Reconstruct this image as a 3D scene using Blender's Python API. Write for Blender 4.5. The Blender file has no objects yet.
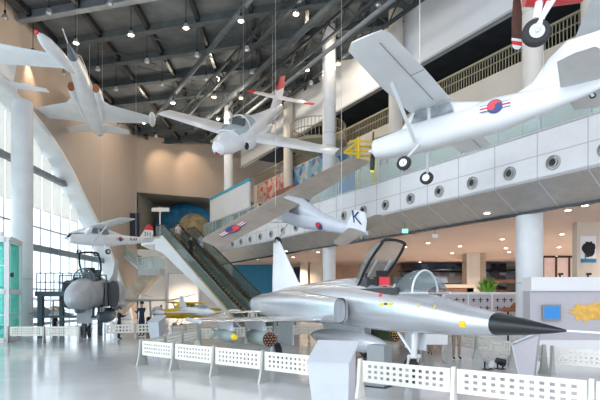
import bpy, bmesh, math, random
from mathutils import Vector, Matrix, Euler
random.seed(7)
PI = math.pi
C = bpy.context.scene.collection
F, HZ, EYE = 480.0, 300.0, 1.87

# ------------------------------------------------------------------ materials
def nodes(name):
    m = bpy.data.materials.new(name); m.use_nodes = True
    nt = m.node_tree
    return m, nt, nt.nodes['Principled BSDF']
def mat(name, col, rough=.5, metal=0., noise=0., nscale=3., bump=0., bscale=40., panel=0., pscale=1., emit=None, estr=1., trans=0., alpha=1., coat=0., spec=None):
    m, nt, b = nodes(name)
    N, L = nt.nodes, nt.links
    col4 = (*col, 1)
    b.inputs['Base Color'].default_value = col4
    b.inputs['Roughness'].default_value = rough
    b.inputs['Metallic'].default_value = metal
    b.inputs['Coat Weight'].default_value = coat
    b.inputs['Coat Roughness'].default_value = .1
    if spec is not None: b.inputs['Specular IOR Level'].default_value = spec
    if trans: b.inputs['Transmission Weight'].default_value = trans
    if alpha < 1: b.inputs['Alpha'].default_value = alpha
    if emit:
        b.inputs['Emission Color'].default_value = (*emit, 1); b.inputs['Emission Strength'].default_value = estr
    tc = N.new('ShaderNodeTexCoord')
    cur = None
    if noise:
        n = N.new('ShaderNodeTexNoise'); n.inputs['Scale'].default_value = nscale; n.inputs['Detail'].default_value = 6
        L.new(tc.outputs['Object'], n.inputs['Vector'])
        r = N.new('ShaderNodeValToRGB')
        r.color_ramp.elements[0].position = .3; r.color_ramp.elements[1].position = .7
        r.color_ramp.elements[0].color = (*[c*(1-noise) for c in col], 1)
        r.color_ramp.elements[1].color = (*[min(1, c*(1+noise*.6)) for c in col], 1)
        L.new(n.outputs['Fac'], r.inputs['Fac']); cur = r.outputs['Color']
    if panel:
        br = N.new('ShaderNodeTexBrick'); br.inputs['Scale'].default_value = pscale
        br.inputs['Mortar Size'].default_value = .012; br.inputs['Brick Width'].default_value = .9; br.inputs['Row Height'].default_value = .6
        br.inputs['Color1'].default_value = (1, 1, 1, 1); br.inputs['Color2'].default_value = (.93, .93, .93, 1); br.inputs['Mortar'].default_value = (1-panel,)*3+(1,)
        L.new(tc.outputs['Object'], br.inputs['Vector'])
        mx = N.new('ShaderNodeMix'); mx.data_type = 'RGBA'; mx.blend_type = 'MULTIPLY'; mx.inputs[0].default_value = 1
        if cur: L.new(cur, mx.inputs[6])
        else: mx.inputs[6].default_value = col4
        L.new(br.outputs['Color'], mx.inputs[7]); cur = mx.outputs[2]
    if cur: L.new(cur, b.inputs['Base Color'])
    if bump:
        n2 = N.new('ShaderNodeTexNoise'); n2.inputs['Scale'].default_value = bscale
        L.new(tc.outputs['Object'], n2.inputs['Vector'])
        bp = N.new('ShaderNodeBump'); bp.inputs['Strength'].default_value = bump; bp.inputs['Distance'].default_value = .02
        L.new(n2.outputs['Fac'], bp.inputs['Height']); L.new(bp.outputs['Normal'], b.inputs['Normal'])
    return m
def glass(name, col, opacity=.25, rough=.03):
    m = bpy.data.materials.new(name); m.use_nodes = True
    nt = m.node_tree; N, L = nt.nodes, nt.links
    N.remove(N['Principled BSDF']); out = N['Material Output']
    t = N.new('ShaderNodeBsdfTransparent'); t.inputs['Color'].default_value = (*[.4+.6*c for c in col], 1)
    g = N.new('ShaderNodeBsdfPrincipled'); g.inputs['Base Color'].default_value = (*col, 1); g.inputs['Roughness'].default_value = rough
    mx = N.new('ShaderNodeMixShader'); mx.inputs['Fac'].default_value = opacity
    L.new(t.outputs[0], mx.inputs[1]); L.new(g.outputs[0], mx.inputs[2]); L.new(mx.outputs[0], out.inputs['Surface'])
    return m
M = {}
M['floor'] = mat('polished_floor', (.60, .62, .63), .1, noise=.16, nscale=.35, spec=.75)
# coarse joints in the floor
def floor_mat():
    m = M['floor']; nt = m.node_tree; N, L = nt.nodes, nt.links; b = N['Principled BSDF']
    n = N.new('ShaderNodeTexNoise'); n.inputs['Scale'].default_value = 1.3; n.inputs['Detail'].default_value = 5
    tc = N.new('ShaderNodeTexCoord'); L.new(tc.outputs['Object'], n.inputs['Vector'])
    mr = N.new('ShaderNodeMapRange'); mr.inputs['To Min'].default_value = .07; mr.inputs['To Max'].default_value = .2
    L.new(n.outputs['Fac'], mr.inputs['Value']); L.new(mr.outputs[0], b.inputs['Roughness'])
floor_mat()
M['beige'] = mat('beige_wall_paint', (.50, .41, .335), .7, noise=.05, nscale=.4)
M['beige_light'] = mat('light_beige_wall', (.66, .59, .50), .7, noise=.06, nscale=.5)
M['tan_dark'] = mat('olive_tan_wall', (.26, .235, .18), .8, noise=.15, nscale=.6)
M['white'] = mat('white_paint', (.82, .83, .84), .45, noise=.04, nscale=.8)
M['white_panel'] = mat('white_fascia_panel', (.80, .80, .80), .35, noise=.03)
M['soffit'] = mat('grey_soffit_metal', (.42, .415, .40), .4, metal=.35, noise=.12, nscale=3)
M['seam'] = mat('dark_seam', (.16, .16, .16), .6)
M['seam_l'] = mat('light_seam', (.5, .5, .5), .6)
M['black'] = mat('black_paint', (.02, .022, .025), .25)
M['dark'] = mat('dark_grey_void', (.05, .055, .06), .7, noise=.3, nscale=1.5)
M['roof'] = mat('grey_roof_deck', (.12, .135, .145), .8, noise=.25, nscale=1.2, bump=.3, bscale=6)
M['roofbeam'] = mat('roof_beam_paint', (.06, .078, .088), .8, noise=.25, nscale=2)
M['roofbeam_l'] = mat('pale_roof_beam_paint', (.22, .25, .27), .6, noise=.2, nscale=2)
M['truss'] = mat('truss_steel', (.045, .055, .06), .8, noise=.2)
M['ceil2'] = mat('pinkish_plaster_ceiling', (.66, .52, .45), .7, noise=.05, nscale=.5)
M['col'] = mat('column_white_paint', (.74, .765, .78), .35, noise=.07, nscale=1.5)
M['col2'] = mat('column_warm_plaster', (.68, .63, .56), .5, noise=.08, nscale=1.5)
M['alu'] = mat('silver_aircraft_paint', (.68, .70, .73), .26, metal=.6, noise=.05, nscale=1.2, panel=.1, pscale=.9, coat=.2)
M['alu_pl'] = mat('silver_plain_paint', (.66, .68, .71), .3, metal=.4, noise=.05)
M['pwhite'] = mat('white_aircraft_paint', (.90, .92, .94), .35, noise=.05, nscale=1.0, panel=.08, pscale=.8, coat=.2)
M['pcream'] = mat('grey_white_aircraft_paint', (.72, .74, .74), .4, noise=.05, nscale=1.0, coat=.1)
M['pcorr'] = mat('pale_control_surface_paint', (.55, .56, .55), .45, noise=.05)
M['brown'] = mat('weathered_taupe_wing_paint', (.32, .28, .24), .55, noise=.12, nscale=1.5, panel=.12, pscale=.7)
M['pblue'] = mat('pale_blue_grey_fuselage_paint', (.62, .66, .72), .4, noise=.06)
M['f4'] = mat('phantom_grey_paint', (.47, .50, .54), .4, noise=.18, nscale=1.1, panel=.18, pscale=.8)
M['f4d'] = mat('dark_blue_grey_paint', (.15, .20, .25), .4, noise=.15)
M['red'] = mat('red_paint', (.72, .04, .05), .4, noise=.1)
M['navy'] = mat('navy_paint', (.03, .06, .20), .5)
M['blue'] = mat('teal_blue_dome_skin', (.015, .16, .34), .6, noise=.45, nscale=1.5, bump=.6, bscale=3)
M['bluew'] = mat('blue_wall_paint', (.03, .24, .42), .6, noise=.15)
M['cyan'] = mat('cyan_trim_paint', (.05, .40, .58), .5)
M['yellow'] = mat('yellow_paint', (.85, .60, .02), .45, noise=.05)
M['orange'] = mat('orange_paint', (.80, .22, .05), .5, noise=.2)
M['olive'] = mat('olive_ordnance_paint', (.13, .18, .08), .5, noise=.15)
M['olive_g'] = mat('grey_green_ordnance_paint', (.25, .31, .29), .5, noise=.15)
M['rubber'] = mat('black_rubber', (.03, .03, .032), .75, noise=.2, nscale=20)
M['hub'] = mat('silver_hub', (.6, .62, .64), .35, metal=.6)
M['canvas'] = mat('rust_intake_cover', (.35, .13, .06), .7)
M['glass'] = glass('clear_glass', (.75, .88, .88), .22)
M['canopy'] = glass('canopy_glass', (.6, .7, .72), .18)
M['ambergl'] = glass('amber_canopy_glass', (.45, .28, .1), .6)
M['teal'] = glass('green_tinted_glass', (.30, .78, .70), .22)
M['esc_gl'] = glass('escalator_green_glass', (.42, .52, .48), .28)
M['step'] = mat('dark_ribbed_steps', (.07, .085, .08), .5, metal=.4, noise=.3, nscale=8)
M['gold'] = mat('brass_trim', (.42, .32, .14), .35, metal=.7)
M['steel'] = mat('dark_platform_steel', (.09, .115, .14), .5, noise=.15)
M['fence'] = mat('cream_barrier_paint', (.80, .79, .72), .5, noise=.03)
M['post'] = mat('grey_barrier_post', (.42, .43, .41), .4, metal=.3)
M['sheet'] = mat('pale_blue_sheet_metal', (.62, .67, .73), .3, metal=.25, noise=.04)
M['ped'] = mat('grey_pedestal_paint', (.26, .29, .30), .6)
def cloth(name, col):
    m = bpy.data.materials.new(name); m.use_nodes = True
    nt = m.node_tree; N, L = nt.nodes, nt.links; b = N['Principled BSDF']; b.inputs['Base Color'].default_value = (*col, 1); b.inputs['Roughness'].default_value = .8
    t = N.new('ShaderNodeBsdfTranslucent'); t.inputs['Color'].default_value = (*col, 1); mx = N.new('ShaderNodeMixShader'); mx.inputs['Fac'].default_value = .6
    L.new(b.outputs[0], mx.inputs[1]); L.new(t.outputs[0], mx.inputs[2]); L.new(mx.outputs[0], N['Material Output'].inputs['Surface']); return m
M['shade'] = cloth('window_shade_fabric', (.88, .86, .82))
M['frame'] = mat('grey_window_frame', (.50, .52, .56), .5)
M['frame_w'] = mat('white_window_frame', (.75, .77, .80), .5)
M['bulb'] = mat('warm_bulb', (1, .8, .5), .4, emit=(1., .62, .26), estr=9)
M['bulb_off'] = mat('unlit_bulb', (.85, .87, .88), .3)
M['dl'] = mat('downlight_lens', (1, .9, .8), .4, emit=(1, .85, .68), estr=9)
M['skin'] = mat('skin', (.55, .33, .23), .6); M['hair'] = mat('dark_hair', (.03, .02, .018), .6)
M['cnavy'] = mat('navy_cloth', (.02, .03, .07), .8, noise=.2); M['cblack'] = mat('black_cloth', (.015, .015, .018), .8)
M['cpale'] = mat('pale_cloth', (.6, .57, .54), .8); M['ckhaki'] = mat('khaki_cloth', (.30, .22, .16), .8); M['cblue'] = mat('light_blue_cloth', (.3, .42, .6), .8)
M['plant'] = mat('green_leaf', (.10, .30, .03), .6, noise=.4, nscale=5)
M['wood'] = mat('brown_wood', (.28, .12, .06), .5, noise=.25, nscale=4)
M['woodd'] = mat('dark_brown_wood', (.07, .03, .02), .6, noise=.25, nscale=4)
M['screen'] = mat('blue_screen', (.01, .1, .3), .2, emit=(.02, .28, .72), estr=.45)
M['greyw'] = mat('lilac_grey_wall_paint', (.52, .50, .54), .6, noise=.03)
M['greenexit'] = mat('green_exit_sign', (.1, .6, .4), .4, emit=(.25, .9, .65), estr=1.2)
M['pinkpane'] = mat('pink_curtain_panel', (.86, .68, .64), .6, noise=.1, nscale=3)
M['pinkred'] = mat('pink_red_mural_paint', (.60, .14, .14), .6, noise=.5, nscale=4)
M['mesh_rail'] = mat('olive_mesh_rail', (.36, .32, .22), .5, metal=.2)
def mosaic(name, cols, scale):
    m, nt, b = nodes(name); N, L = nt.nodes, nt.links
    tc = N.new('ShaderNodeTexCoord'); v = N.new('ShaderNodeTexVoronoi'); v.inputs['Scale'].default_value = scale
    L.new(tc.outputs['Object'], v.inputs['Vector'])
    sp = N.new('ShaderNodeSeparateColor'); L.new(v.outputs['Color'], sp.inputs[0])
    r = N.new('ShaderNodeValToRGB'); r.color_ramp.interpolation = 'CONSTANT'
    while len(r.color_ramp.elements) < len(cols): r.color_ramp.elements.new(.5)
    for i, c in enumerate(cols):
        r.color_ramp.elements[i].position = i/len(cols); r.color_ramp.elements[i].color = (*c, 1)
    L.new(sp.outputs[0], r.inputs['Fac']); L.new(r.outputs['Color'], b.inputs['Base Color']); b.inputs['Roughness'].default_value = .6
    return m
M['mural_blue'] = mosaic('blue_mural', [(.12, .25, .42), (.30, .40, .48), (.05, .14, .38), (.50, .40, .32), (.14, .38, .50), (.5, .5, .52)], 2.2)
M['mural_red'] = mosaic('red_mural', [(.55, .42, .34), (.62, .12, .10), (.55, .40, .32), (.66, .50, .42), (.50, .16, .20)], 2.6)
M['cafe'] = mosaic('cafe_backdrop', [(.05, .06, .09), (.10, .14, .20), (.16, .20, .28), (.03, .03, .04), (.30, .34, .42), (.12, .06, .05)], 1.3)

# ------------------------------------------------------------------ mesh builder
class MB:
    def __init__(s): s.v = []; s.f = []; s.m = []
    def add(s, vs, fs, mi=0):
        o = len(s.v); s.v += [tuple(v) for v in vs]
        for f in fs: s.f.append([i+o for i in f]); s.m.append(mi)
        return s
    def box(s, a, b, mi=0):
        (x0, y0, z0), (x1, y1, z1) = a, b
        x0, x1 = sorted((x0, x1)); y0, y1 = sorted((y0, y1)); z0, z1 = sorted((z0, z1))
        return s.add([(x0,y0,z0),(x1,y0,z0),(x1,y1,z0),(x0,y1,z0),(x0,y0,z1),(x1,y0,z1),(x1,y1,z1),(x0,y1,z1)],
              [(0,3,2,1),(4,5,6,7),(0,1,5,4),(1,2,6,5),(2,3,7,6),(3,0,4,7)], mi)
    def beam(s, p, q, w, h, mi=0, up=(0,0,1)):      # rectangular bar between two points
        p, q = Vector(p), Vector(q); d = (q-p).normalized(); u = Vector(up)
        if abs(d.dot(u)) > .99: u = Vector((0,1,0))
        r = d.cross(u).normalized(); u = r.cross(d)
        vs = [c+r*a*w/2+u*b*h/2 for c in (p, q) for a, b in ((-1,-1),(1,-1),(1,1),(-1,1))]
        return s.add(vs, [(3,2,1,0),(4,5,6,7),(0,1,5,4),(1,2,6,5),(2,3,7,6),(3,0,4,7)], mi)
    def cyl(s, p, q, r0, r1=None, n=12, mi=0, caps=True):
        if r1 is None: r1 = r0
        p, q = Vector(p), Vector(q); d = (q-p).normalized(); u = Vector((0,0,1))
        if abs(d.z) > .9: u = Vector((1,0,0))
        a = d.cross(u).normalized(); b = d.cross(a)
        vs = []
        for c, r in ((p, r0), (q, r1)):
            for i in range(n):
                t = 2*PI*i/n; vs.append(c+a*math.cos(t)*r+b*math.sin(t)*r)
        fs = [(i, (i+1) % n, n+(i+1) % n, n+i) for i in range(n)]
        if caps: fs += [tuple(range(n-1, -1, -1)), tuple(range(n, 2*n))]
        return s.add(vs, fs, mi)
    def rings(s, rs, mi=0, caps=True, close=True):
        n = len(rs[0]); vs = [v for r in rs for v in r]; fs = []
        for k in range(len(rs)-1):
            for i in range(n if close else n-1):
                j = (i+1) % n; fs.append((k*n+i, k*n+j, (k+1)*n+j, (k+1)*n+i))
        if caps: fs += [tuple(range(n-1, -1, -1)), tuple(range((len(rs)-1)*n, len(rs)*n))]
        return s.add(vs, fs, mi)
    def loft(s, secs, n=24, mi=0, caps=True, pw=1.0):   # sections (x, y, z, hw, hh)
        rs = []
        for (x, y, z, hw, hh) in secs:
            r = []
            for i in range(n):
                t = 2*PI*i/n; c, q = math.cos(t), math.sin(t)
                r.append((x, y+hw*math.copysign(abs(c)**pw, c), z+hh*math.copysign(abs(q)**pw, q)))
            rs.append(r)
        return s.rings(rs, mi, caps)
    def wing(s, st, t, mi=0, vert=False):          # stations: (LEx, TEx, y, z); thickness ratio absolute t list
        prof = [(0,0),(.06,.6),(.2,.95),(.4,1),(.7,.6),(1,.06),(1,-.06),(.7,-.35),(.4,-.6),(.2,-.6),(.06,-.4)]
        rs = []
        for k, (le, te, y, z) in enumerate(st):
            tt = t[k]/2; r = []
            for a, b in prof:
                x = le+(te-le)*a
                r.append((x, y+b*tt, z) if vert else (x, y, z+b*tt))
            rs.append(r)
        return s.rings(rs, mi)
    def ball(s, c, r, n=16, m=10, mi=0, sc=(1,1,1), z0=-1.):
        rs = []
        for k in range(m+1):
            ph = -PI/2+PI*k/m; zz = max(math.sin(ph), z0); rr = max(math.cos(ph), .002)
            rs.append([(c[0]+r*sc[0]*rr*math.cos(2*PI*i/n), c[1]+r*sc[1]*rr*math.sin(2*PI*i/n), c[2]+r*sc[2]*zz) for i in range(n)])
        return s.rings(rs, mi)
    def tube(s, pts, r, n=8, mi=0, closed=False):
        pts = [Vector(p) for p in pts]; rs = []; N = len(pts); pa = None
        for k, p in enumerate(pts):
            d = (pts[(k+1) % N]-pts[k-1]) if (closed or 0 < k < N-1) else (pts[1]-pts[0] if k == 0 else pts[-1]-pts[-2])
            d.normalize()
            if pa is None:
                u = Vector((0,0,1)) if abs(d.z) < .9 else Vector((1,0,0)); pa = d.cross(u).normalized()
            else: pa = (pa-d*pa.dot(d)).normalized()
            b = d.cross(pa)
            rs.append([p+pa*math.cos(2*PI*i/n)*r+b*math.sin(2*PI*i/n)*r for i in range(n)])
        if closed: rs.append(rs[0])
        return s.rings(rs, mi, caps=not closed)
    def poly(s, pts, nrm, th, mi=0):               # flat polygon with thickness
        nrm = Vector(nrm).normalized()*th; n = len(pts); P = [Vector(p) for p in pts]
        return s.add(P+[p+nrm for p in P], [tuple(range(n-1,-1,-1)), tuple(range(n, 2*n))]+[(i,(i+1)%n,n+(i+1)%n,n+i) for i in range(n)], mi)
    def build(s, name, mats, parent=None, smooth=True, ang=40):
        me = bpy.data.meshes.new(name); me.from_pydata(s.v, [], s.f)
        if not isinstance(mats, (list, tuple)): mats = [mats]
        for m in mats: me.materials.append(M[m] if isinstance(m, str) else m)
        me.polygons.foreach_set('material_index', s.m)
        bm = bmesh.new(); bm.from_mesh(me); bmesh.ops.recalc_face_normals(bm, faces=bm.faces); bm.to_mesh(me); bm.free()
        if smooth:
            me.polygons.foreach_set('use_smooth', [True]*len(me.polygons)); me.set_sharp_from_angle(angle=math.radians(ang))
        o = bpy.data.objects.new(name, me); C.objects.link(o)
        if parent: o.parent = parent
        return o
def tag(o, label, cat, group=None, kind=None):
    if label: o['label'] = label
    if cat: o['category'] = cat
    if group: o['group'] = group
    if kind: o['kind'] = kind
    return o
def thing(name, label, cat, loc=(0,0,0), rot=(0,0,0), sc=1., group=None):
    o = bpy.data.objects.new(name, None); C.objects.link(o); o.empty_display_size = .2
    o.location = loc; o.rotation_euler = rot; o.scale = (sc, sc, sc)
    return tag(o, label, cat, group)
def struct(o): o['kind'] = 'structure'; return o
def copy_tree(o, parent=None):
    c = o.copy(); C.objects.link(c); c.parent = parent
    for ch in list(o.children): copy_tree(ch, c)
    return c
def at(u, v, D): return Vector(((u-300)/F*D, D, EYE+(HZ-v)/F*D))

# ------------------------------------------------------------------ the shell
DV = Vector((-.517, .856, 0)).normalized(); NV = Vector((-DV.y, DV.x, 0))   # along the balcony, towards the hall
OB = Vector((8.6, 18.0, 0))
def B(s, w, z): p = OB+DV*s+NV*w; return Vector((p.x, p.y, z))
BA = math.atan2(DV.y, DV.x)
BM = Matrix.Translation(OB) @ Matrix((( DV.x, NV.x, 0, 0), (DV.y, NV.y, 0, 0), (0, 0, 1, 0), (0, 0, 0, 1)))
def inB(mb, name, mats, parent=None, **k):          # mesh given in balcony coordinates (s, w, z)
    mb.v = [tuple(BM @ Vector(v)) for v in mb.v]
    return mb.build(name, mats, parent, **k)

struct(MB().box((-34, -6, -.3), (34, 75, 0)).build('floor', 'floor'))
# roof deck
ROOF = 18.6
struct(MB().box((-17.5, 5, ROOF), (30, 64, ROOF+.4)).build('ceiling', 'roof'))
# left wall with a great arched opening
XL = -16.5
arch = [(6, 9.0), (10, 12.0), (15, 13.7), (20, 14.5), (24, 14.5), (28, 13.9), (31, 13.1), (33, 12.3), (35, 11.2), (37, 9.75), (39, 8.45), (41, 7.0), (43.5, 4.6), (46, 2.0), (47.4, 0.0)]
def smooth_arch():
    out = []
    for k in range(len(arch)-1):
        p0 = arch[max(k-1, 0)]; p1 = arch[k]; p2 = arch[k+1]; p3 = arch[min(k+2, len(arch)-1)]
        for j in range(4):
            t = j/4
            out.append(tuple(.5*((2*p1[i])+(-p0[i]+p2[i])*t+(2*p0[i]-5*p1[i]+4*p2[i]-p3[i])*t*t+(-p0[i]+3*p1[i]-3*p2[i]+p3[i])*t**3) for i in (0, 1)))
    out.append(arch[-1]); return out
ARC = smooth_arch()
mb = MB()
for (y0, z0), (y1, z1) in zip(ARC[:-1], ARC[1:]):
    mb.add([(XL, y0, max(z0, 0)), (XL, y1, max(z1, 0)), (XL, y1, ROOF), (XL, y0, ROOF)], [(0, 1, 2, 3)])
    mb.add([(XL-.5, y0, max(z0, 0)), (XL-.5, y1, max(z1, 0)), (XL-.5, y1, ROOF), (XL-.5, y0, ROOF)], [(3, 2, 1, 0)])
mb.box((XL-.5, 47.4, 0), (XL, 48.9, ROOF))
struct(mb.build('wall_left', 'beige', smooth=False))
mb = MB()                                           # white arch surround, deep reveal
rs = []
for k, (y, z) in enumerate(ARC):
    a = ARC[max(k-1, 0)]; b = ARC[min(k+1, len(ARC)-1)]
    t = Vector((b[0]-a[0], b[1]-a[1])).normalized(); n = Vector((t.y, -t.x))     # inwards and down
    if n.y > 0: n = -n
    y2, z2 = y+n.x*.35, z+n.y*.35
    rs.append([(XL+.06, y, z), (XL+.06, y2, z2), (XL-1.3, y2, z2), (XL-1.3, y, z)])
mb.rings(rs); struct(mb.build('trim_1', 'white'))
# curtain wall behind the arch
def arch_z(y):
    for (y0, z0), (y1, z1) in zip(ARC[:-1], ARC[1:]):
        if y0 <= y <= y1: return z0+(z1-z0)*(y-y0)/(y1-y0)
    return 0
win = thing('window_1', None, None, (0, 0, 0)); win['kind'] = 'structure'
XG = XL-1.15
mb = MB(); y = 7.0; ys = []
while y < 46.5: ys.append(y); y += 1.35
for y in ys:
    zt = arch_z(y)-.1
    if zt > .3: mb.box((XG-.05, y-.03, 0), (XG+.03, y+.03, zt))
mb.build('vertical_mullion', 'frame', win, smooth=False)
mb = MB()
for z, t in ((.25, .1), (2.6, .05), (6.75, .05)):
    yy = [p[0] for p in ARC if p[1] > z]; mb.box((XG-.04, min(yy), z-t), (XG+.08, max(yy), z+t))
mb.build('transom', 'frame', win, smooth=False)
mb = MB()
for z, t in ((10.4, .17), (5.3, .2)):
    yy = [p[0] for p in ARC if p[1] > z+.1]; mb.box((XG+.1, min(yy), z-t), (XG+.45, max(yy), z+t))
mb.build('wind_girder', 'roofbeam_l', win, smooth=False)
rs = [(y, max(z-.05, 0)) for y, z in ARC]
mb = MB(); n = len(rs)
for (y0, z0), (y1, z1) in zip(rs[:-1], rs[1:]): mb.add([(XG, y0, 0), (XG, y1, 0), (XG, y1, z1), (XG, y0, z0)], [(0, 1, 2, 3)])
mb.build('pane', 'glass', win, smooth=False)
for k, (y0, y1) in enumerate(zip(ys[:-1], ys[1:])):  # roller shades, one per bay
    zt = min(arch_z(y0), arch_z(y1))-.15; zb = 8.0
    if zt-zb > .35 and y0 > 18:
        o = MB().box((XG+.08, y0+.07, zb), (XG+.1, y1-.07, zt)).box((XG+.06, y0+.06, zb-.05), (XG+.12, y1-.06, zb)).build('roller_shade', 'shade', None, smooth=False)
        tag(o, 'off-white roller shade drawn down the upper half of the arched window', 'window shade', 'roller shades in the arched window')
# back wall
DB = Vector((1, .42, 0)).normalized(); PB = Vector((XL, 48.6, 0))
def wallstrip(p, q, z0, z1, th=.4):
    p, q = Vector(p), Vector(q); d = (q-p).normalized(); n = Vector((-d.y, d.x, 0))*th
    return MB().add([(p.x,p.y,z0),(q.x,q.y,z0),(q.x+n.x,q.y+n.y,z0),(p.x+n.x,p.y+n.y,z0),(p.x,p.y,z1),(q.x,q.y,z1),(q.x+n.x,q.y+n.y,z1),(p.x+n.x,p.y+n.y,z1)],
                    [(0,3,2,1),(4,5,6,7),(0,1,5,4),(1,2,6,5),(2,3,7,6),(3,0,4,7)])
PE = PB+DB*15.5
struct(wallstrip(PB, PE, 12.8, ROOF).build('wall_back', 'beige', smooth=False))
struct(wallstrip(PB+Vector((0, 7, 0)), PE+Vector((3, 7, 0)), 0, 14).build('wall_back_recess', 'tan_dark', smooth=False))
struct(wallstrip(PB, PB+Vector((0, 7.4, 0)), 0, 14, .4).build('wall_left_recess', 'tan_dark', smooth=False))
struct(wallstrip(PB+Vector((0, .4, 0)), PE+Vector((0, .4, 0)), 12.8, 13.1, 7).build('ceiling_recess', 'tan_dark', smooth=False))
mb = wallstrip(PB, PE, 6.4, 7.0, 7); struct(mb.build('floor_mezzanine', 'white', smooth=False))
struct(wallstrip(PB+Vector((0, 1.5, 0)), PE+Vector((0, 1.5, 0)), 0, 6.4, .3).build('wall_back_lower', 'white', smooth=False))
# balcony on the right: fascia, soffit, deck, upper storey
S0, S1 = -8.0, 30.0
ba = thing('wall_balcony', None, None); ba['kind'] = 'structure'
inB(MB().box((S0, 1.75, 5.75), (S1, 2.0, 7.3)).box((S0, -3, 7.0), (S1, 1.75, 7.25)), 'fascia', 'white_panel', ba, smooth=False)
mb = MB(); s = S0
while s < S1+.01:
    mb.box((s-.012, 2.0, 5.75), (s+.012, 2.012, 7.3)); s += 1.6
for z in (6.55,): mb.box((S0, 2.0, z-.012), (S1, 2.012, z+.012))
mb.box((S0, 1.9, 7.3), (S1, 2.05, 7.36), 0)
inB(mb, 'panel_seam', 'seam_l', ba, smooth=False)
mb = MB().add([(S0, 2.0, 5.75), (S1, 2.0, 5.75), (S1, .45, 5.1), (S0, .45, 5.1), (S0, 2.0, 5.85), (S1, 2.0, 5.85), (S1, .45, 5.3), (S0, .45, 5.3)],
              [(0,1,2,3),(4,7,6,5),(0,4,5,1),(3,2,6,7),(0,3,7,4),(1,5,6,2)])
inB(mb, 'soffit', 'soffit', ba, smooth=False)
mb = MB(); s = S0
while s < S1: mb.add([(s-.012, 1.98, 5.735), (s+.012, 1.98, 5.735), (s+.212, .46, 5.095), (s+.188, .46, 5.095)], [(0,1,2,3)]); s += 1.6
inB(mb, 'soffit_seam', 'white_panel', ba, smooth=False)
inB(MB().box((S0, .3, 5.02), (S1, .47, 5.12)), 'edge_channel', 'black', ba, smooth=False)
struct(inB(MB().box((S0-8, -26, 5.1), (S1, .4, 5.3)), 'ceiling_ground', 'ceil2', smooth=False))
# glass railing along the balcony
gr = thing('glass_railing', 'long glass balustrade along the white balcony with round vents', 'railing')
s = S0; k = 0
while s < S1-.1:
    inB(MB().box((s+.04, 1.86, 7.36), (s+1.56, 1.88, 8.5)), 'glass_pane', 'teal_rail' if 'teal_rail' in M else 'glass', gr, smooth=False)
    inB(MB().box((s-.03, 1.84, 7.3), (s+.03, 1.9, 8.55)).box((s-.03, 1.78, 7.3), (s+.03, 1.96, 7.42)), 'post', 'frame', gr, smooth=False)
    s += 1.6
inB(MB().cyl((S0, 1.87, 8.56), (S1, 1.87, 8.56), .035), 'handrail', 'frame', gr)
# wall behind the balcony deck and the storey above
struct(inB(MB().box((S0, -3.3, 7.2), (30, -3.0, 12.6)), 'wall_balcony_back', 'beige_light', smooth=False))
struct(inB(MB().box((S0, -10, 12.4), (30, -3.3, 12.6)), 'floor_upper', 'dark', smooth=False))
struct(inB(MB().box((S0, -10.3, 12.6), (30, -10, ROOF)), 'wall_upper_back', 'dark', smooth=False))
struct(inB(MB().box((S0, -3.35, 15.1), (33, -3.0, ROOF)), 'wall_bulkhead', 'white', smooth=False))
struct(inB(MB().box((S0, -3.0, 15.02), (33, -2.9, 15.14)), 'trim_2', 'seam_l', smooth=False))
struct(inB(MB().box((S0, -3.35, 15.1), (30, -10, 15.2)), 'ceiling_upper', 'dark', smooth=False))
mr = thing('mesh_railing', 'olive mesh railing on the upper storey above the murals', 'railing')
mb = MB(); s = S0
while s < 30: mb.box((s-.018, -3.08, 12.6), (s+.018, -3.05, 13.55)); s += .16
inB(mb, 'bar', 'mesh_rail', mr, smooth=False); mr.children[-1]['kind'] = 'stuff'
inB(MB().box((S0, -3.1, 13.5), (30, -3.0, 13.6)).box((S0, -3.1, 13.1), (30, -3.03, 13.14)), 'rail', 'mesh_rail', mr, smooth=False)
# ring shaped railing
mb = MB()
q = at(318, 0, 33); ctr = Vector((q.x, q.y, 0))
for i in range(48):
    a = 2*PI*i/48; p = ctr+Vector((math.cos(a)*1.9, math.sin(a)*1.9, 0)); mb.cyl((p.x, p.y, 12.55), (p.x, p.y, 13.8), .02, n=5)
for z in (12.55, 13.2, 13.8): mb.tube([(ctr.x+math.cos(2*PI*i/32)*1.9, ctr.y+math.sin(2*PI*i/32)*1.9, z) for i in range(32)], .035, 6, closed=True)
mb.cyl((ctr.x, ctr.y, 12.35), (ctr.x, ctr.y, 12.55), 2.0, n=32)
tag(mb.build('round_lookout', 'mesh_rail'), 'round mesh-railed lookout projecting from the upper storey behind the tall column', 'lookout platform')
# round vents in the fascia
def make_vent():
    v = thing('round_vent', 'round air vent with a black centre in the white balcony front', 'vent', group='round vents along the balcony front')
    mb = MB()
    for r0, r1, h in ((.23, .20, .0), (.15, .12, .02)):
        rs = [[(r*math.cos(2*PI*i/24), y, r*math.sin(2*PI*i/24)) for i in range(24)] for r, y in ((r0, 0), (r0, -.05-h), (r1, -.06-h), (r1, 0))]
        mb.rings(rs+[rs[0]], caps=False)
    mb.build('ring', 'soffit', v)
    MB().cyl((0, 0, 0), (0, -.03, 0), .11, n=20).build('nozzle', 'black', v)
    return v
v0 = make_vent()
for k, s in enumerate([-3.7, -2.14, -.6, .95, 2.55, 4.15, 5.75, 7.35, 8.95, 10.55, 12.15, 13.75, 15.35, 16.95, 18.55, 20.15, 21.75, 23.35]):
    v = v0 if k == 0 else copy_tree(v0)
    v.location = B(s, 2.005, 6.2); v.rotation_euler = (0, 0, math.atan2(NV.y, NV.x)+PI/2)

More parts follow.
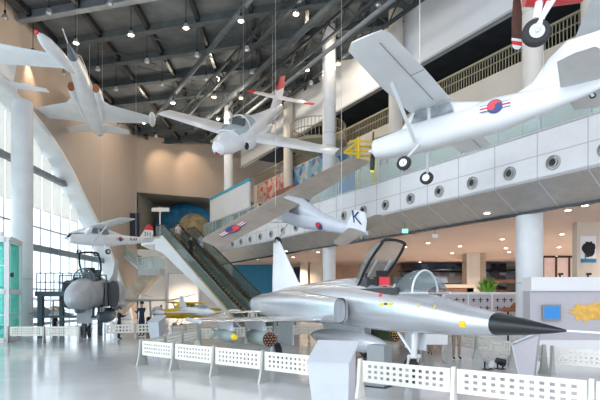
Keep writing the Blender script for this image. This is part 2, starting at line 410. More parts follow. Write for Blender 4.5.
# ------------------------------------------------------------------ columns
def column(x, y, z0, z1, r, label, m='col', bands=()):
    t = thing('column', label, 'column', (x, y, z0))
    mb = MB().cyl((0, 0, 0), (0, 0, z1-z0), r, n=40); mb.build('shaft', m, t)
    if bands:
        mb = MB()
        for z in bands: mb.cyl((0, 0, z-.02-z0), (0, 0, z+.02-z0), r+.006, n=40)
        mb.build('joint_ring', 'seam_l', t)
    return t
column(8.6, 18, 0, 5.1, .47, 'thick white round column under the balcony beside the dark nose cone', bands=(2.5,))
column(8.72, 18.0, 7.25, ROOF, .36, 'round column above the balcony crossed by the hanging wheel of the red aircraft', 'col2', (12.6, 15.1))
p = B(13.2, 0, 0)
column(p.x, p.y, 0, 5.1, .40, 'lower white column seen between the silver fin and the cockpit', bands=(2.5,))
column(p.x, p.y, 7.25, ROOF, .40, 'tallest white column rising to the roof in the middle of the hall', bands=(11.2, 12.0))
column(-6.03, 40.5, 7.3, ROOF, .38, 'slim white column behind the hanging jet with red wingtips', bands=(11.,))
p = B(10, -2.5, 0); column(p.x, p.y, 7.25, ROOF, .42, 'round column behind the wing of the large light aircraft', 'col2')
p = B(-1, -2.5, 0); column(p.x, p.y, 7.25, ROOF, .42, 'round column at the upper right edge of the hall', 'col2')
p = B(22.6, -2.5, 0); column(p.x, p.y, 7.25, ROOF, .38, 'round column behind the tail of the jet with red wingtips', 'col2')
column(-15.05, 26, 0, 12.6, .53, 'thick white round column in front of the arched window behind the glass lift', bands=(3.,))
MB

# ------------------------------------------------------------------ roof steelwork
G1 = Vector((.968, -.25, 0)).normalized(); Q1 = Vector((.25, .968, 0)).normalized()
for k, q in enumerate([17.2, 20.1, 23.0, 25.9, 28.8, 31.9, 35.0, 38.2, 41.4, 44.6]):
    a = Q1*q; x0 = XL+.1; t0 = (x0-a.x)/G1.x; x1 = 16; t1 = (x1-a.x)/G1.x
    p, r = a+G1*t0, a+G1*t1
    h = .5; mb = MB()
    mb.beam((p.x, p.y, ROOF-h/2), (r.x, r.y, ROOF-h/2), .12, h).beam((p.x, p.y, ROOF-h), (r.x, r.y, ROOF-h), .4, .08)
    tag(mb.build('roof_girder', 'roofbeam_l' if k == 2 else 'roofbeam', smooth=False), 'pale grey steel roof girder, the lightest of the row' if k == 2 else 'dark grey steel roof girder crossing the ceiling', 'roof beam', None if k == 2 else 'dark roof girders')
for x in [-15.6, -12.4, -9.2, -6.0, -2.8, .4, 3.6]:
    mb = MB().beam((x, 17, ROOF-.2), (x, 50, ROOF-.2), .22, .4)
    tag(mb.build('roof_purlin', 'black', smooth=False), 'thin dark roof purlin running down the length of the hall', 'roof beam', 'dark roof purlins')
# diagonal rods between girders
for k, (x, q) in enumerate([(-13, 25.9), (-9, 25.9), (-5.5, 25.9), (-11, 28.8), (-6, 28.8), (-2.5, 28.8), (-8, 31.9), (-3, 31.9), (-10, 31.9), (-12, 35)]):
    p = Q1*q+G1*((x-Q1.x*q)/G1.x); r = Q1*(q+3)+G1*((x+2.6-Q1.x*q)/G1.x)
    tag(MB().cyl((p.x, p.y, ROOF-.85), (r.x, r.y, ROOF-.85), .03, n=6).build('bracing_rod', 'truss'), 'thin diagonal bracing rod under the roof deck', 'bracing rod', 'roof bracing rods')
# trusses along the balcony side
def truss(w, z, label, s0=2., s1=33., h=.9):
    t = thing('roof_truss', label, 'roof truss')
    inB(MB().beam((s0, w, z), (s1, w, z), .16, .16).beam((s0, w, z+h), (s1, w, z+h), .16, .16), 'chord', 'truss', t, smooth=False)
    mb = MB(); s = s0; up = True
    while s < s1-.8:
        mb.beam((s, w, z if up else z+h), (s+.9, w, z+h if up else z), .06, .06); s += .9; up = not up
    inB(mb, 'web', 'truss', t, smooth=False)
truss(1.0, 16.9, 'dark steel lattice truss nearest the white bulkhead')
truss(-1.2, 17.1, 'dark steel lattice truss tucked against the white bulkhead')
truss(4.0, 17.2, 'dark steel lattice truss further out over the hall', s1=30)
for w, z, r, lab in ((.8, 16.4, .13, 'pale duct pipe running beneath the right-hand roof trusses'), (2.3, 17.3, .2, 'thick dark duct pipe between the right-hand roof trusses'), (6.0, 17.5, .16, 'dark duct pipe furthest out over the hall')):
    tag(inB(MB().cyl((2, w, z), (31, w, z), r), 'duct_pipe', 'roofbeam_l' if r == .13 else 'roofbeam'), lab, 'duct')
# ceiling lamps
def make_lamp(lit):
    t = thing('pendant_lamp', None, 'pendant lamp')
    MB().cyl((0, 0, .3), (0, 0, 1.8), .018, n=6).cyl((0, 0, .22), (0, 0, .4), .06, n=10).build('cord', 'black', t)
    mb = MB(); prof = [(.05, .25), (.09, .22), (.14, .1), (.17, -.02), (.16, -.02), (.13, .1), (.08, .2)]
    mb.rings([[(r*math.cos(2*PI*i/16), r*math.sin(2*PI*i/16), z) for i in range(16)] for r, z in prof], caps=False)
    mb.build('lamp_shade', 'hub', t)
    MB().ball((0, 0, .03), .10, 12, 8).build('bulb', 'bulb' if lit else 'bulb_off', t)
    return t
lit = [(76,43),(131,35),(186,28),(241,21),(296,14),(337,44),(338,64),(307,70),(214,97),(218,119),(173,103),(144,123),(241,98),(192,124)]
off = [(49,13),(110,4),(147,62),(98,70),(162,85),(116,90),(197,56),(247,50),(252,73),(206,79),(64,74),(5,18),(311,84),(378,5),(118,127),(156,137)]
protos = {}
for is_lit, pts in ((True, lit), (False, off)):
    for (u, v) in pts:
        D = 14.9*F/(HZ-v)
        if D > 46: D = 46
        if is_lit not in protos: o = protos[is_lit] = make_lamp(is_lit)
        else: o = copy_tree(protos[is_lit])
        o.location = at(u, v, D)
        tag(o, 'small bell-shaped pendant lamp glowing warm under the dark roof' if is_lit else 'small bell-shaped pendant lamp, unlit, under the dark roof', 'pendant lamp', 'lit pendant lamps under the roof' if is_lit else 'unlit pendant lamps under the roof')
        if is_lit:
            L = bpy.data.lights.new('lamp_glow', 'POINT'); L.energy = 80 if D < 33 else 180; L.color = (1, .85, .68); L.shadow_soft_size = .14
            lo = bpy.data.objects.new('lamp_glow', L); C.objects.link(lo); lo.location = o.location+Vector((0, 0, -.25))
# hooded spots washing the beige walls
for (u, v, D, ty) in ((33, 56, 29, 1), (110, 134, 44, 1), (155, 136, 46.5, 0), (186, 136, 48, 0)):
    p = at(u, v, D)
    L = bpy.data.lights.new('wall_wash', 'SPOT'); L.energy = 330; L.color = (1, .74, .5); L.spot_size = 1.2; L.spot_blend = .8; L.shadow_soft_size = .1
    lo = bpy.data.objects.new('wall_wash', L); C.objects.link(lo); lo.location = p
    tgt = Vector((XL, p.y+1, p.z-5)) if ty else Vector((p.x, 52, p.z-4))
    lo.rotation_euler = (tgt-p).to_track_quat('-Z', 'Y').to_euler()
    t = thing('spotlight', 'small black hooded spotlight aimed at the beige wall', 'spotlight', p, group='spotlights washing the beige walls')
    MB().cyl((0, 0, .05), (0, 0, ROOF-p.z-.05), .02, n=6).build('stem', 'black', t)
    MB().cyl((0, 0, .12), (0, 0, .4), .13, n=14).build('housing', 'black', t)

# ------------------------------------------------------------------ aircraft kit
def wheel(p, r, w, parent, name='wheel', fork=None, strut_m='hub'):
    x, y, z = p
    o = MB()
    prof = [(-w/2, r*.6), (-w/2, r*.88), (-w*.3, r), (w*.3, r), (w/2, r*.88), (w/2, r*.6)]
    o.rings([[(x+q*math.cos(2*PI*i/24), y+a, z+q*math.sin(2*PI*i/24)) for i in range(24)] for a, q in prof], caps=True)
    wo = o.build(name, 'rubber', parent)
    MB().cyl((x, y-w*.56, z), (x, y+w*.56, z), r*.55, n=16).cyl((x, y-w*.64, z), (x, y+w*.64, z), r*.18, n=10).build('wheel_hub', 'hub', wo)
    if fork:
        mb = MB().cyl((x, y+(w*.75 if p[1] >= 0 else -w*.75), z), fork, .045 if r < .3 else .06, n=10)
        mb.cyl((x, y, z), (x, y+(w*.8 if p[1] >= 0 else -w*.8), z), .04, n=8)
        mb.build('gear_strut', strut_m, parent)
    return wo
def roundel(parent, p, ax, up, r, bars=True):
    """Korean air force roundel lying on a surface: ax = length direction, up = height direction"""
    p, ax, up = Vector(p), Vector(ax).normalized(), Vector(up).normalized(); n = ax.cross(up).normalized()
    mb = MB(); nn = 28
    def disc(rr, off, mi, a0=0, a1=2*PI, c=(0, 0)):
        pts = [p+n*off+ax*(c[0]+rr*math.cos(a0+(a1-a0)*i/nn))+up*(c[1]+rr*math.sin(a0+(a1-a0)*i/nn)) for i in range(nn+1)]
        mb.poly(pts[:-1] if a1-a0 > 6.2 else pts, n, .006, mi)
    disc(r*1.12, 0, 2); disc(r, .006, 0, 0, PI); disc(r, .006, 2, PI, 2*PI); disc(r*.5, .010, 0, 0, 2*PI, (-r*.5, 0)); disc(r*.5, .010, 2, 0, 2*PI, (r*.5, 0))
    if bars:
        for sgn in (-1, 1):
            for k, (a, b, mi) in enumerate(((-.5, .5, 2), (-.4, -.16, 1), (-.12, .12, 0), (.16, .4, 1))):
                c0 = p+n*(.0 if mi == 2 else .004); x0, x1 = sgn*r*1.05, sgn*r*2.1
                pts = [c0+ax*x0+up*r*a, c0+ax*x1+up*r*a, c0+ax*x1+up*r*b, c0+ax*x0+up*r*b]
                mb.poly(pts, n, .005, mi)
    return mb.build('roundel', ['red', 'white', 'navy'], parent, smooth=False)
def text(parent, s, p, ax, up, size, m='black', name='lettering'):
    cu = bpy.data.curves.new(name, 'FONT'); cu.body = s; cu.size = size; cu.extrude = .004; cu.align_x = 'CENTER'; cu.align_y = 'CENTER'
    tmp = bpy.data.objects.new('tmp_text', cu); C.objects.link(tmp); dg = bpy.context.evaluated_depsgraph_get()
    me = bpy.data.meshes.new_from_object(tmp.evaluated_get(dg)); bpy.data.objects.remove(tmp)
    ax, up = Vector(ax).normalized(), Vector(up).normalized(); n = ax.cross(up)
    mm = Matrix(((ax.x, up.x, n.x, p[0]), (ax.y, up.y, n.y, p[1]), (ax.z, up.z, n.z, p[2]), (0, 0, 0, 1)))
    me.transform(mm); me.materials.clear(); me.materials.append(M[m])
    o = bpy.data.objects.new(name, me); C.objects.link(o); o.parent = parent; return o
def propeller(parent, x, z, R, ang, n=2, tipm='yellow', m='black', y=0):
    pr = MB().cyl((x-.05, y, z), (x+.08, y, z), .09, n=12).ball((x+.1, y, z), .1, 12, 8).build('propeller_hub', 'hub', parent)
    for k in range(n):
        a = ang+2*PI*k/n; d = Vector((0, math.cos(a), math.sin(a))); e = Vector((.8, -math.sin(a)*.6, math.cos(a)*.6))
        mb = MB(); rs = []
        for t, w in ((.06, .05), (.3, .09), (.6, .10), (.86, .09), (.9, .088), (1., .05)):
            c = Vector((x, y, z))+d*R*t; f = Vector((1, 0, 0))*.015
            rs.append([c-e*w+f*0, c+f, c+e*w, c-f])
        mb.rings(rs[:5], 0); mb.rings(rs[4:], 1); mb.build('propeller_blade', [m, tipm], pr)
def tank(parent, x0, x1, y, z, r, m, name='drop_tank'):
    L = x0-x1; secs = [(x0-L*t, y, z, r*k, r*k) for t, k in ((0, .04), (.03, .3), (.1, .62), (.22, .9), (.38, 1), (.6, 1), (.78, .82), (.92, .45), (1, .08))]
    return MB().loft(secs, 20).build(name, m, parent)
def canopy(parent, x0, x1, y, z, hw, hh, m='canopy', frame='alu_pl', n=12, bows=(0, 1), name='canopy', rot=None, fr=.03):
    """transparent shell from x0 (front) to x1 (rear) standing on z"""
    prof = [(0, .25), (.15, .68), (.35, .95), (.55, 1), (.8, .88), (1, .62)]
    rs = []
    for t, k in prof:
        x = x0+(x1-x0)*t; w = hw*(.75+.25*math.sin(PI*min(1, t+.15)))
        rs.append([Vector((x, y+w*math.cos(PI*i/n), z+hh*k*math.sin(PI*i/n))) for i in range(n+1)])
    if rot:
        piv, a = rot; R_ = Matrix.Translation(piv) @ Matrix.Rotation(a, 4, 'Y') @ Matrix.Translation(-Vector(piv))
        rs = [[R_ @ v for v in r] for r in rs]
    o = MB().rings(rs, caps=False, close=False).build(name, m, parent)
    mb = MB(); mb.tube([r[0] for r in rs], fr); mb.tube([r[-1] for r in rs], fr)
    for b in bows: mb.tube(rs[0 if b == 0 else (-1 if b == 1 else b)], fr*1.1)
    mb.build('canopy_frame', frame, o); return o

# ------------------------------------------------------------------ silver fighter (foreground)
def silver_fighter():
    t = thing('fighter_jet', 'silver fighter jet with black nose cone and open canopy parked behind the cream barrier', 'fighter jet', (4.08, 7.3, 0), (0, 0, 5.125))
    f = [(-1.38,0,1.44,.225,.205),(-2.0,0,1.47,.30,.28),(-2.7,0,1.53,.37,.37),(-3.6,0,1.60,.43,.47),(-4.6,0,1.66,.47,.55),(-5.6,0,1.72,.49,.60),(-7,0,1.78,.5,.62),(-9,0,1.82,.5,.60),(-11,0,1.80,.48,.55),(-12.6,0,1.74,.46,.46),(-13.5,0,1.70,.42,.36)]
    MB().loft(f, 32, pw=.92).build('fuselage', 'alu', t)
    MB().loft([(0,0,1.40,.012,.012),(-.3,0,1.405,.07,.065),(-.8,0,1.42,.15,.14),(-1.38,0,1.44,.225,.205)], 28, pw=.95).build('nose_cone', 'black', t)
    mb = MB()
    for k in range(6): mb.cyl((.02+k*.13-.05, 0, 1.40), (.02+(k+1)*.13-.05, 0, 1.40), .016, n=8, mi=k % 2)
    mb.cyl((.73, 0, 1.40), (1.0, 0, 1.40), .008, n=6); mb.build('pitot_probe', ['white', 'white'], t)
    # nacelles with open intakes
    for s in (-1, 1):
        secs = [(-5.75,s*.80,1.60,.20,.33),(-6.3,s*.82,1.61,.24,.36),(-7.2,s*.80,1.64,.30,.42),(-8.5,s*.70,1.68,.36,.46),(-10.5,s*.56,1.70,.38,.46),(-12.5,s*.42,1.70,.36,.42),(-13.7,s*.36,1.70,.30,.32)]
        n = MB().loft(secs, 24, caps=False, pw=.75).build('engine_nacelle', 'alu', t)
        MB().loft([(-5.85,s*.80,1.60,.185,.31),(-6.6,s*.80,1.60,.14,.26)], 24, pw=.75).build('intake_duct', 'f4', n)
        MB().loft([(-13.6,s*.36,1.70,.27,.29),(-14.1,s*.36,1.70,.24,.25)], 20).build('exhaust_nozzle', 'f4d', n)
        MB().wing([(-6.3,-10.0,s*.75,1.32),(-8.5,-9.95,s*3.85,1.27)], [.22,.07]).build('wing', 'alu', t)
        MB().wing([(-5.9,-7.0,s*.75,1.36),(-6.9,-7.2,s*1.25,1.33)], [.08,.04]).build('wing_root_extension', 'alu_pl', t)
        MB().wing([(-11.5,-13.4,s*.45,1.45),(-12.9,-13.6,s*2.1,1.38)], [.12,.05]).build('tailplane', 'alu', t)
        MB().cyl((-8.2, s*3.88, 1.27), (-10.1, s*3.88, 1.27), .06, n=10).build('wingtip_rail', 'alu_pl', t)
        wheel((-8.4, s*1.55, .3), .3, .18, t, 'main_wheel', (-8.3, s*1.62, 1.3))
        MB().box((-8.9, s*1.28, .55), (-7.7, s*1.31, 1.25)).build('gear_door', 'alu_pl', t, smooth=False)
    MB().wing([(-9.6,-12.9,0,2.2),(-10.3,-12.9,0,2.5),(-12.1,-12.8,0,4.12)], [.22,.18,.07], vert=True).build('tail_fin', 'pwhite', t)
    MB().cyl((-12.3, 0, 4.08), (-12.6, 0, 4.10), .03, n=8).build('fin_cap', 'alu_pl', t)
    MB().loft([(-5.4,0,2.15,.34,.12),(-6.4,0,2.28,.34,.2),(-8,0,2.28,.26,.2),(-10,0,2.2,.16,.15)], 20).build('dorsal_spine', 'alu', t)
    # stores
    b = MB().loft([(x, -3.0, .84, r, r) for x, r in ((-7.75,.03),(-7.85,.10),(-8.1,.17),(-8.6,.19),(-9.2,.17),(-9.8,.09),(-10.1,.05))], 18).build('bomb', 'olive_g', t)
    MB().cyl((-7.73, -3.0, .84), (-7.85, -3.0, .84), .06, .10, n=16).build('bomb_nose', 'yellow', b)
    mb = MB()
    for a in range(4):
        d = Vector((0, math.cos(a*PI/2+PI/4), math.sin(a*PI/2+PI/4))); mb.poly([Vector((-9.5,-3,.84))+d*.1, Vector((-10.1,-3,.84))+d*.04, Vector((-10.15,-3,.84))+d*.26, Vector((-9.9,-3,.84))+d*.26], d.cross((1,0,0)), .012)
    mb.build('tail_fins', 'olive_g', b, smooth=False)
    for y, mm in ((-2.2, 'olive_g'), (1.9, 'olive')):
        x0 = -7.2
        rp = MB().loft([(x0,y,.80,.205,.205),(x0-.02,y,.80,.215,.215),(-8.5,y,.80,.215,.215),(-9.0,y,.80,.13,.13),(-9.1,y,.80,.05,.05)], 24).build('rocket_pod', mm, t)
        mb = MB(); mb.cyl((x0-.01, y, .80), (x0+.012, y, .80), .195, n=24, mi=0)
        mb2 = MB()
        pts = [(0, 0)]+[(.085*math.cos(a*PI/3), .085*math.sin(a*PI/3)) for a in range(6)]+[(.155*math.cos(a*PI/6), .155*math.sin(a*PI/6)) for a in range(12)]
        for k, (a, c) in enumerate(pts): mb2.cyl((x0, y+a, .80+c), (x0+.04, y+a, .80+c), .022, n=8, mi=(1 if k % 3 == 0 else 0) if y > 0 else 0)
        no = len(mb.v); mb.v += mb2.v; mb.f += [[i+no for i in f_] for f_ in mb2.f]; mb.m += [m_+1 for m_ in mb2.m]; mb.build('pod_face', ['black'] + (['canvas', 'yellow'] if y < 0 else ['orange', 'yellow']), rp)
    for y, z0, x0, x1 in ((-3.0, 1.0, -8.1, -9.3), (-2.2, 1.0, -7.6, -9.2), (1.9, 1.0, -7.6, -9.2), (0, 1.0, -6.0, -8.2)):
        MB().poly([(x0, y-.05, z0), (x1, y-.05, z0), (x1-.3, y-.05, 1.3), (x0-.1, y-.05, 1.3)], (0, 1, 0), .1).build('pylon', 'alu_pl', t, smooth=False)
    tank(t, -4.85, -9.3, 0, .74, .29, 'alu_pl')
    # nose gear
    wheel((-3.9, 0, .27), .27, .17, t, 'nose_wheel', None)
    MB().cyl((-3.9, .13, .27), (-3.8, .13, .6), .03).cyl((-3.9, -.13, .27), (-3.8, -.13, .6), .03).cyl((-3.8, 0, .58), (-3.75, 0, 1.25), .07).cyl((-3.8, 0, .62), (-4.5, 0, 1.2), .035).cyl((-3.8, -.15, .6), (-3.8, .15, .6), .05).build('nose_gear_strut', 'white', t)
    MB().box((-3.55, .12, .75), (-4.3, .15, 1.22)).build('gear_door', 'alu_pl', t, smooth=False)
    # cockpit
    MB().box((-3.95, -.36, 2.0), (-5.75, .36, 2.155)).build('cockpit_sill', 'dark', t, smooth=False)
    mb = MB().box((-5.0, -.2, 2.1), (-5.16, .2, 2.45)).box((-4.65, -.2, 2.1), (-5.1, .2, 2.2)).box((-5.02, -.13, 2.45), (-5.14, .13, 2.6))
    se = mb.build('ejection_seat', 'cblack', t, smooth=False)
    MB().box((-4.96, -.15, 2.2), (-4.99, .15, 2.44)).build('seat_cushion', 'red', se, smooth=False)
    MB().box((-5.3, -.3, 2.1), (-5.6, .3, 2.4)).cyl((-5.45, -.2, 2.4), (-5.45, -.2, 2.55), .06).build('avionics_box', 'dark', t, smooth=False)
    MB().box((-4.1, -.2, 2.1), (-4.3, .2, 2.4)).build('instrument_panel', 'dark', t, smooth=False)
    canopy(t, -2.95, -4.25, 0, 2.02, .34, .52, bows=(1, 2), name='windshield', fr=.022)
    canopy(t, -4.2, -5.95, 0, 2.12, .38, .56, bows=(0, 1, 1), rot=((-5.9, 0, 2.15), -math.radians(40)), frame='cblack', fr=.035)
    MB().cyl((-5.7, .2, 2.2), (-5.0, .2, 2.85), .03).cyl((-5.7, -.2, 2.2), (-5.0, -.2, 2.85), .03).build('canopy_ram', 'hub', t)
    # markings, on the starboard side (y < 0)
    def side_patch(x, z, w, h, m, nm):
        # patch hugging the loft
        def hwz(xx):
            for a, b_ in zip(f[:-1], f[1:]):
                if b_[0] <= xx <= a[0]:
                    q = (a[0]-xx)/(a[0]-b_[0]); return [a[i]+(b_[i]-a[i])*q for i in range(5)]
        g = []
        for i in range(5):
            for j in range(5):
                xx = x-w/2+w*i/4; zz = z-h/2+h*j/4; s_ = hwz(xx); q = max(-1, min(1, (zz-s_[2])/s_[4])); ang = math.asin(math.copysign(abs(q)**(1/.92), q))
                g.append((xx, -(s_[3]*abs(math.cos(ang))**.92+.006), zz))
        MB().add(g, [(i*5+j, i*5+j+1, (i+1)*5+j+1, (i+1)*5+j) for i in range(4) for j in range(4)]).build(nm, m, t)
    side_patch(-1.95, 1.42, .14, .13, 'yellow', 'warning_patch')
    side_patch(-4.1, 1.78, .16, .07, 'yellow', 'rescue_marking'); side_patch(-4.4, 1.78, .18, .06, 'yellow', 'rescue_marking'); side_patch(-4.25, 1.78, .1, .05, 'black', 'rescue_marking')
    side_patch(-4.55, 2.0, .1, .1, 'red', 'rescue_arrow'); side_patch(-2.7, 1.72, .03, .1, 'yellow', 'small_stripe'); side_patch(-3.15, 1.76, .03, .1, 'yellow', 'small_stripe')
    return t
silver_fighter()

# ------------------------------------------------------------------ grey phantom-type fighter
def grey_fighter():
    t = thing('fighter_jet', 'dark grey twin-seat fighter jet with raised canopy parked at the left by the black platform', 'fighter jet', (-9.8, 20.6, 0), (0, 0, 4.972))
    f = [(-1.5,0,2.02,.60,.62),(-2.3,0,2.12,.66,.72),(-3.2,0,2.2,.70,.78),(-4.6,0,2.25,.75,.82),(-6.5,0,2.3,.85,.85),(-9,0,2.3,.95,.85),(-12,0,2.35,.85,.75),(-15,0,2.6,.5,.5),(-17.6,0,2.7,.2,.25)]
    MB().loft(f, 30, pw=.9).build('fuselage', 'f4', t)
    MB().loft([(.0,0,1.82,.03,.03),(-.12,0,1.84,.17,.17),(-.4,0,1.88,.33,.34),(-.9,0,1.95,.49,.5),(-1.5,0,2.02,.60,.62)], 28, pw=.95).build('radome', 'f4', t)
    MB().loft([(-1.0,0,1.42,.05,.05),(-1.3,0,1.38,.14,.13),(-2.4,0,1.4,.16,.14),(-3,0,1.5,.08,.08)], 14).build('chin_pod', 'f4d', t)
    for s in (-1, 1):
        n = MB().loft([(-5.0,s*1.13,2.18,.30,.72),(-5.6,s*1.13,2.16,.36,.78),(-8,s*1.0,2.1,.5,.85),(-11,s*.8,2.05,.5,.75),(-13.6,s*.55,2.0,.42,.5)], 24, caps=False, pw=.7).build('engine_nacelle', 'f4', t)
        MB().loft([(-5.0,s*1.13,2.18,.28,.70),(-5.8,s*1.13,2.18,.2,.55)], 24, pw=.7).build('intake_duct', 'black', n)
        MB().box((-4.3, s*.80, 1.5), (-5.6, s*.84, 2.85)).build('splitter_plate', 'f4d', n, smooth=False)
        MB().wing([(-6.6,-12.9,s*.9,1.85),(-10.6,-13.7,s*4.2,1.85),(-11.2,-13.7,s*4.25,1.88),(-12.6,-14.0,s*5.85,2.3)], [.3,.12,.12,.05]).build('wing', 'f4', t)
        MB().wing([(-14.8,-17.2,s*.3,2.7),(-16.6,-17.9,s*2.7,2.1)], [.15,.05]).build('tailplane', 'f4', t)
        wheel((-9.6, s*2.7, .4), .4, .22, t, 'main_wheel', (-9.5, s*2.8, 1.85))
        tank(t, -6.2, -10.8, s*3.3, 1.15, .34, 'f4')
    MB().wing([(-11.5,-17.4,0,2.95),(-14.6,-17.8,0,3.7),(-16.4,-18.0,0,5.0)], [.3,.2,.08], vert=True).build('tail_fin', 'f4', t)
    tk = tank(t, -4.6, -9.6, .55, 1.02, .43, 'f4d'); 
    MB().box((-4.75, .49, 1.25), (-5.6, .53, 1.5)).box((-4.75, .6, 1.25), (-5.6, .64, 1.5)).build('tank_brace', 'white', tk, smooth=False)
    for s in (-.16, .16): wheel((-3.5, s, .3), .3, .14, t, 'nose_wheel', None)
    MB().cyl((-3.5, 0, .3), (-3.4, 0, 1.6), .09).cyl((-3.5, -.22, .3), (-3.5, .22, .3), .05).cyl((-3.45, 0, .7), (-4.4, 0, 1.5), .04).build('nose_gear_strut', 'white', t)
    MB().box((-2.9, -.32, .72), (-3.0, .32, 1.45)).build('gear_door', 'f4', t, smooth=False)
    MB().box((-3.0, -.5, 2.8), (-7.2, .5, 2.98)).build('cockpit_sill', 'dark', t, smooth=False)
    for x in (-4.5, -6.2): MB().box((x, -.25, 2.9), (x-.2, .25, 3.55)).box((x+.4, -.25, 2.9), (x, .25, 3.05)).build('ejection_seat', 'cblack', t, smooth=False)
    canopy(t, -2.5, -3.8, 0, 2.82, .5, .62, bows=(1, 2), name='windshield', frame='f4d')
    canopy(t, -3.8, -5.6, 0, 2.9, .52, .62, bows=(0, 1), rot=((-5.5, 0, 2.95), -math.radians(52)), frame='cblack', fr=.05)
    canopy(t, -5.5, -7.6, 0, 2.85, .5, .6, bows=(0, 1), frame='f4d')
    return t
grey_fighter()

# ------------------------------------------------------------------ jets hanging from the roof
def small_jet(name, label, loc, rot, sc, kind):
    t = thing(name, label, 'jet aircraft', loc, rot, sc)
    if kind == 'trainer':     # slender jet with side intakes
        MB().loft([(-1.5,0,0,.28,.26),(-2.6,0,.02,.42,.42),(-4.5,0,.05,.5,.52),(-7,0,.05,.72,.5),(-9.5,0,.05,.75,.5),(-11.5,0,.05,.62,.45),(-13,0,.05,.42,.38)], 28, pw=.88).build('fuselage', 'pwhite', t)
        MB().loft([(0,0,0,.02,.02),(-.5,0,0,.13,.12),(-1.5,0,0,.28,.26)], 20).build('nose_cone', 'f4d', t)
        MB().cyl((0, 0, 0), (1.3, 0, 0), .035, n=8).build('pitot_probe', 'white', t)
        for s in (-1, 1):
            n = MB().loft([(-5.3,s*.74,.0,.22,.3),(-6,s*.76,.0,.28,.36),(-8.5,s*.7,0,.3,.38),(-10.5,s*.5,0,.25,.35)], 20, caps=False).build('intake', 'pwhite', t)
            MB().loft([(-5.28,s*.74,.0,.21,.29),(-5.45,s*.74,.0,.2,.28)], 20).build('intake_cover', 'canvas', n)
            MB().wing([(-5.9,-10.8,s*.6,-.2),(-7.3,-10.5,s*1.4,-.2),(-8.7,-10.1,s*4.05,-.25)], [.25,.2,.08]).build('wing', 'pwhite', t)
            MB().wing([(-11.3,-13.2,s*.4,0),(-12.3,-13.3,s*2.3,-.05)], [.12,.05]).build('tailplane', 'pwhite', t)
        tank(t, -8.1, -10.9, 4.15, -.2, .24, 'pwhite', 'wingtip_pod')
        MB().wing([(-9.5,-13.1,0,.4),(-11.9,-13.3,0,2.5)], [.2,.08], vert=True).build('tail_fin', 'pwhite', t)
        canopy(t, -2.2, -6.0, 0, .38, .42, .62, 'ambergl', bows=(0, 1, 3))
        MB().loft([(-12.9,0,.05,.36,.32),(-13.5,0,.05,.3,.27)], 20).build('exhaust_nozzle', 'f4d', t)
    elif kind == 'tiptank':   # straight winged jet with tip tanks
        MB().loft([(0,0,0,.03,.03),(-.6,0,0,.28,.26),(-2,0,.02,.48,.5),(-5,0,.05,.6,.62),(-8,0,.1,.55,.55),(-10.5,0,.18,.36,.36),(-11.4,0,.2,.26,.26)], 28).build('fuselage', 'pwhite', t)
        for s in (-1, 1):
            MB().wing([(-4.2,-7.1,s*.5,-.1),(-4.9,-6.4,s*5.6,.0)], [.35,.15]).build('wing', 'pwhite', t)
            tank(t, -3.0, -6.9, s*5.75, .0, .31, 'pwhite', 'tip_tank')
            MB().ball((-2.95, s*5.75, 0), .1, 10, 8).build('tank_nose', 'red', t)
            MB().wing([(-10.0,-11.2,s*.2,.25),(-10.5,-11.1,s*2.4,.3)], [.12,.05]).build('tailplane', 'pwhite', t)
        MB().wing([(-8.6,-11.3,0,.6),(-10.3,-11.4,0,2.3)], [.2,.08], vert=True).build('tail_fin', 'pwhite', t)
        canopy(t, -2.2, -5.6, 0, .45, .42, .6, 'canopy', bows=(0, 1, 3))
    else:                     # side by side trainer with red tips
        MB().loft([(-.25,0,0,.32,.3),(-1,0,.02,.6,.48),(-2.4,0,.08,.74,.6),(-4,0,.1,.72,.6),(-5.4,0,.22,.42,.42),(-7,0,.34,.22,.28),(-8.4,0,.42,.1,.16)], 28, pw=.9).build('fuselage', 'pwhite', t)
        MB().loft([(0,0,0,.04,.04),(-.1,0,0,.2,.19),(-.28,0,0,.33,.31)], 20).build('nose_cap', 'pwhite', t)
        MB().loft([(-.0,-.0,-.12,.03,.02),(-.2,-.0,-.19,.16,.09),(-.34,0,-.22,.2,.1)], 14).build('nose_patch', 'red', t)  # small red paint patch low on the nose, not a lamp
        for s in (-1, 1):
            MB().wing([(-2.5,-4.4,s*.6,-.1),(-2.9,-4.1,s*5.0,.08)], [.3,.14]).build('wing', 'pwhite', t)
            o = MB().wing([(-7.55,-8.5,s*.05,1.0),(-7.75,-8.45,s*1.6,1.0)], [.14,.08]).build('tailplane', 'pwhite', t)
            MB().wing([(-7.75,-8.45,s*1.6,1.0),(-7.9,-8.4,s*2.1,1.0)], [.09,.05]).build('red_tip', 'red', o)
            MB().loft([(-1.9,s*.75,-.15,.15,.22),(-2.3,s*.78,-.15,.2,.27),(-5.0,s*.6,-.05,.2,.25),(-5.6,s*.5,0,.1,.12)], 16).build('engine_nacelle', 'pwhite', t)
            MB().loft([(-1.88,s*.75,-.15,.12,.19),(-1.95,s*.75,-.15,.12,.19)], 14).build('intake_duct', 'black', t)
        MB().wing([(-6.5,-8.4,0,.55),(-7.3,-8.6,0,1.5)], [.18,.12], vert=True).build('tail_fin', 'pwhite', t)
        MB().wing([(-7.3,-8.6,0,1.5),(-7.75,-8.6,0,2.15)], [.12,.06], vert=True).build('fin_cap', 'red', t)
        canopy(t, -1.3, -3.7, 0, .45, .58, .62, 'canopy', bows=(0, 1, 3), frame='pwhite')
        MB().box((-2.3, -.3, .35), (-2.6, .3, .95)).build('seat', 'cblack', t, smooth=False)
        roundel(t, (-6.0, -.37, .30), (1, .18, 0), (0, 0, 1), .2)
        text(t, '37', (-7.0, -.26, .36), (1, .14, 0), (0, 0, 1), .42)
    return t
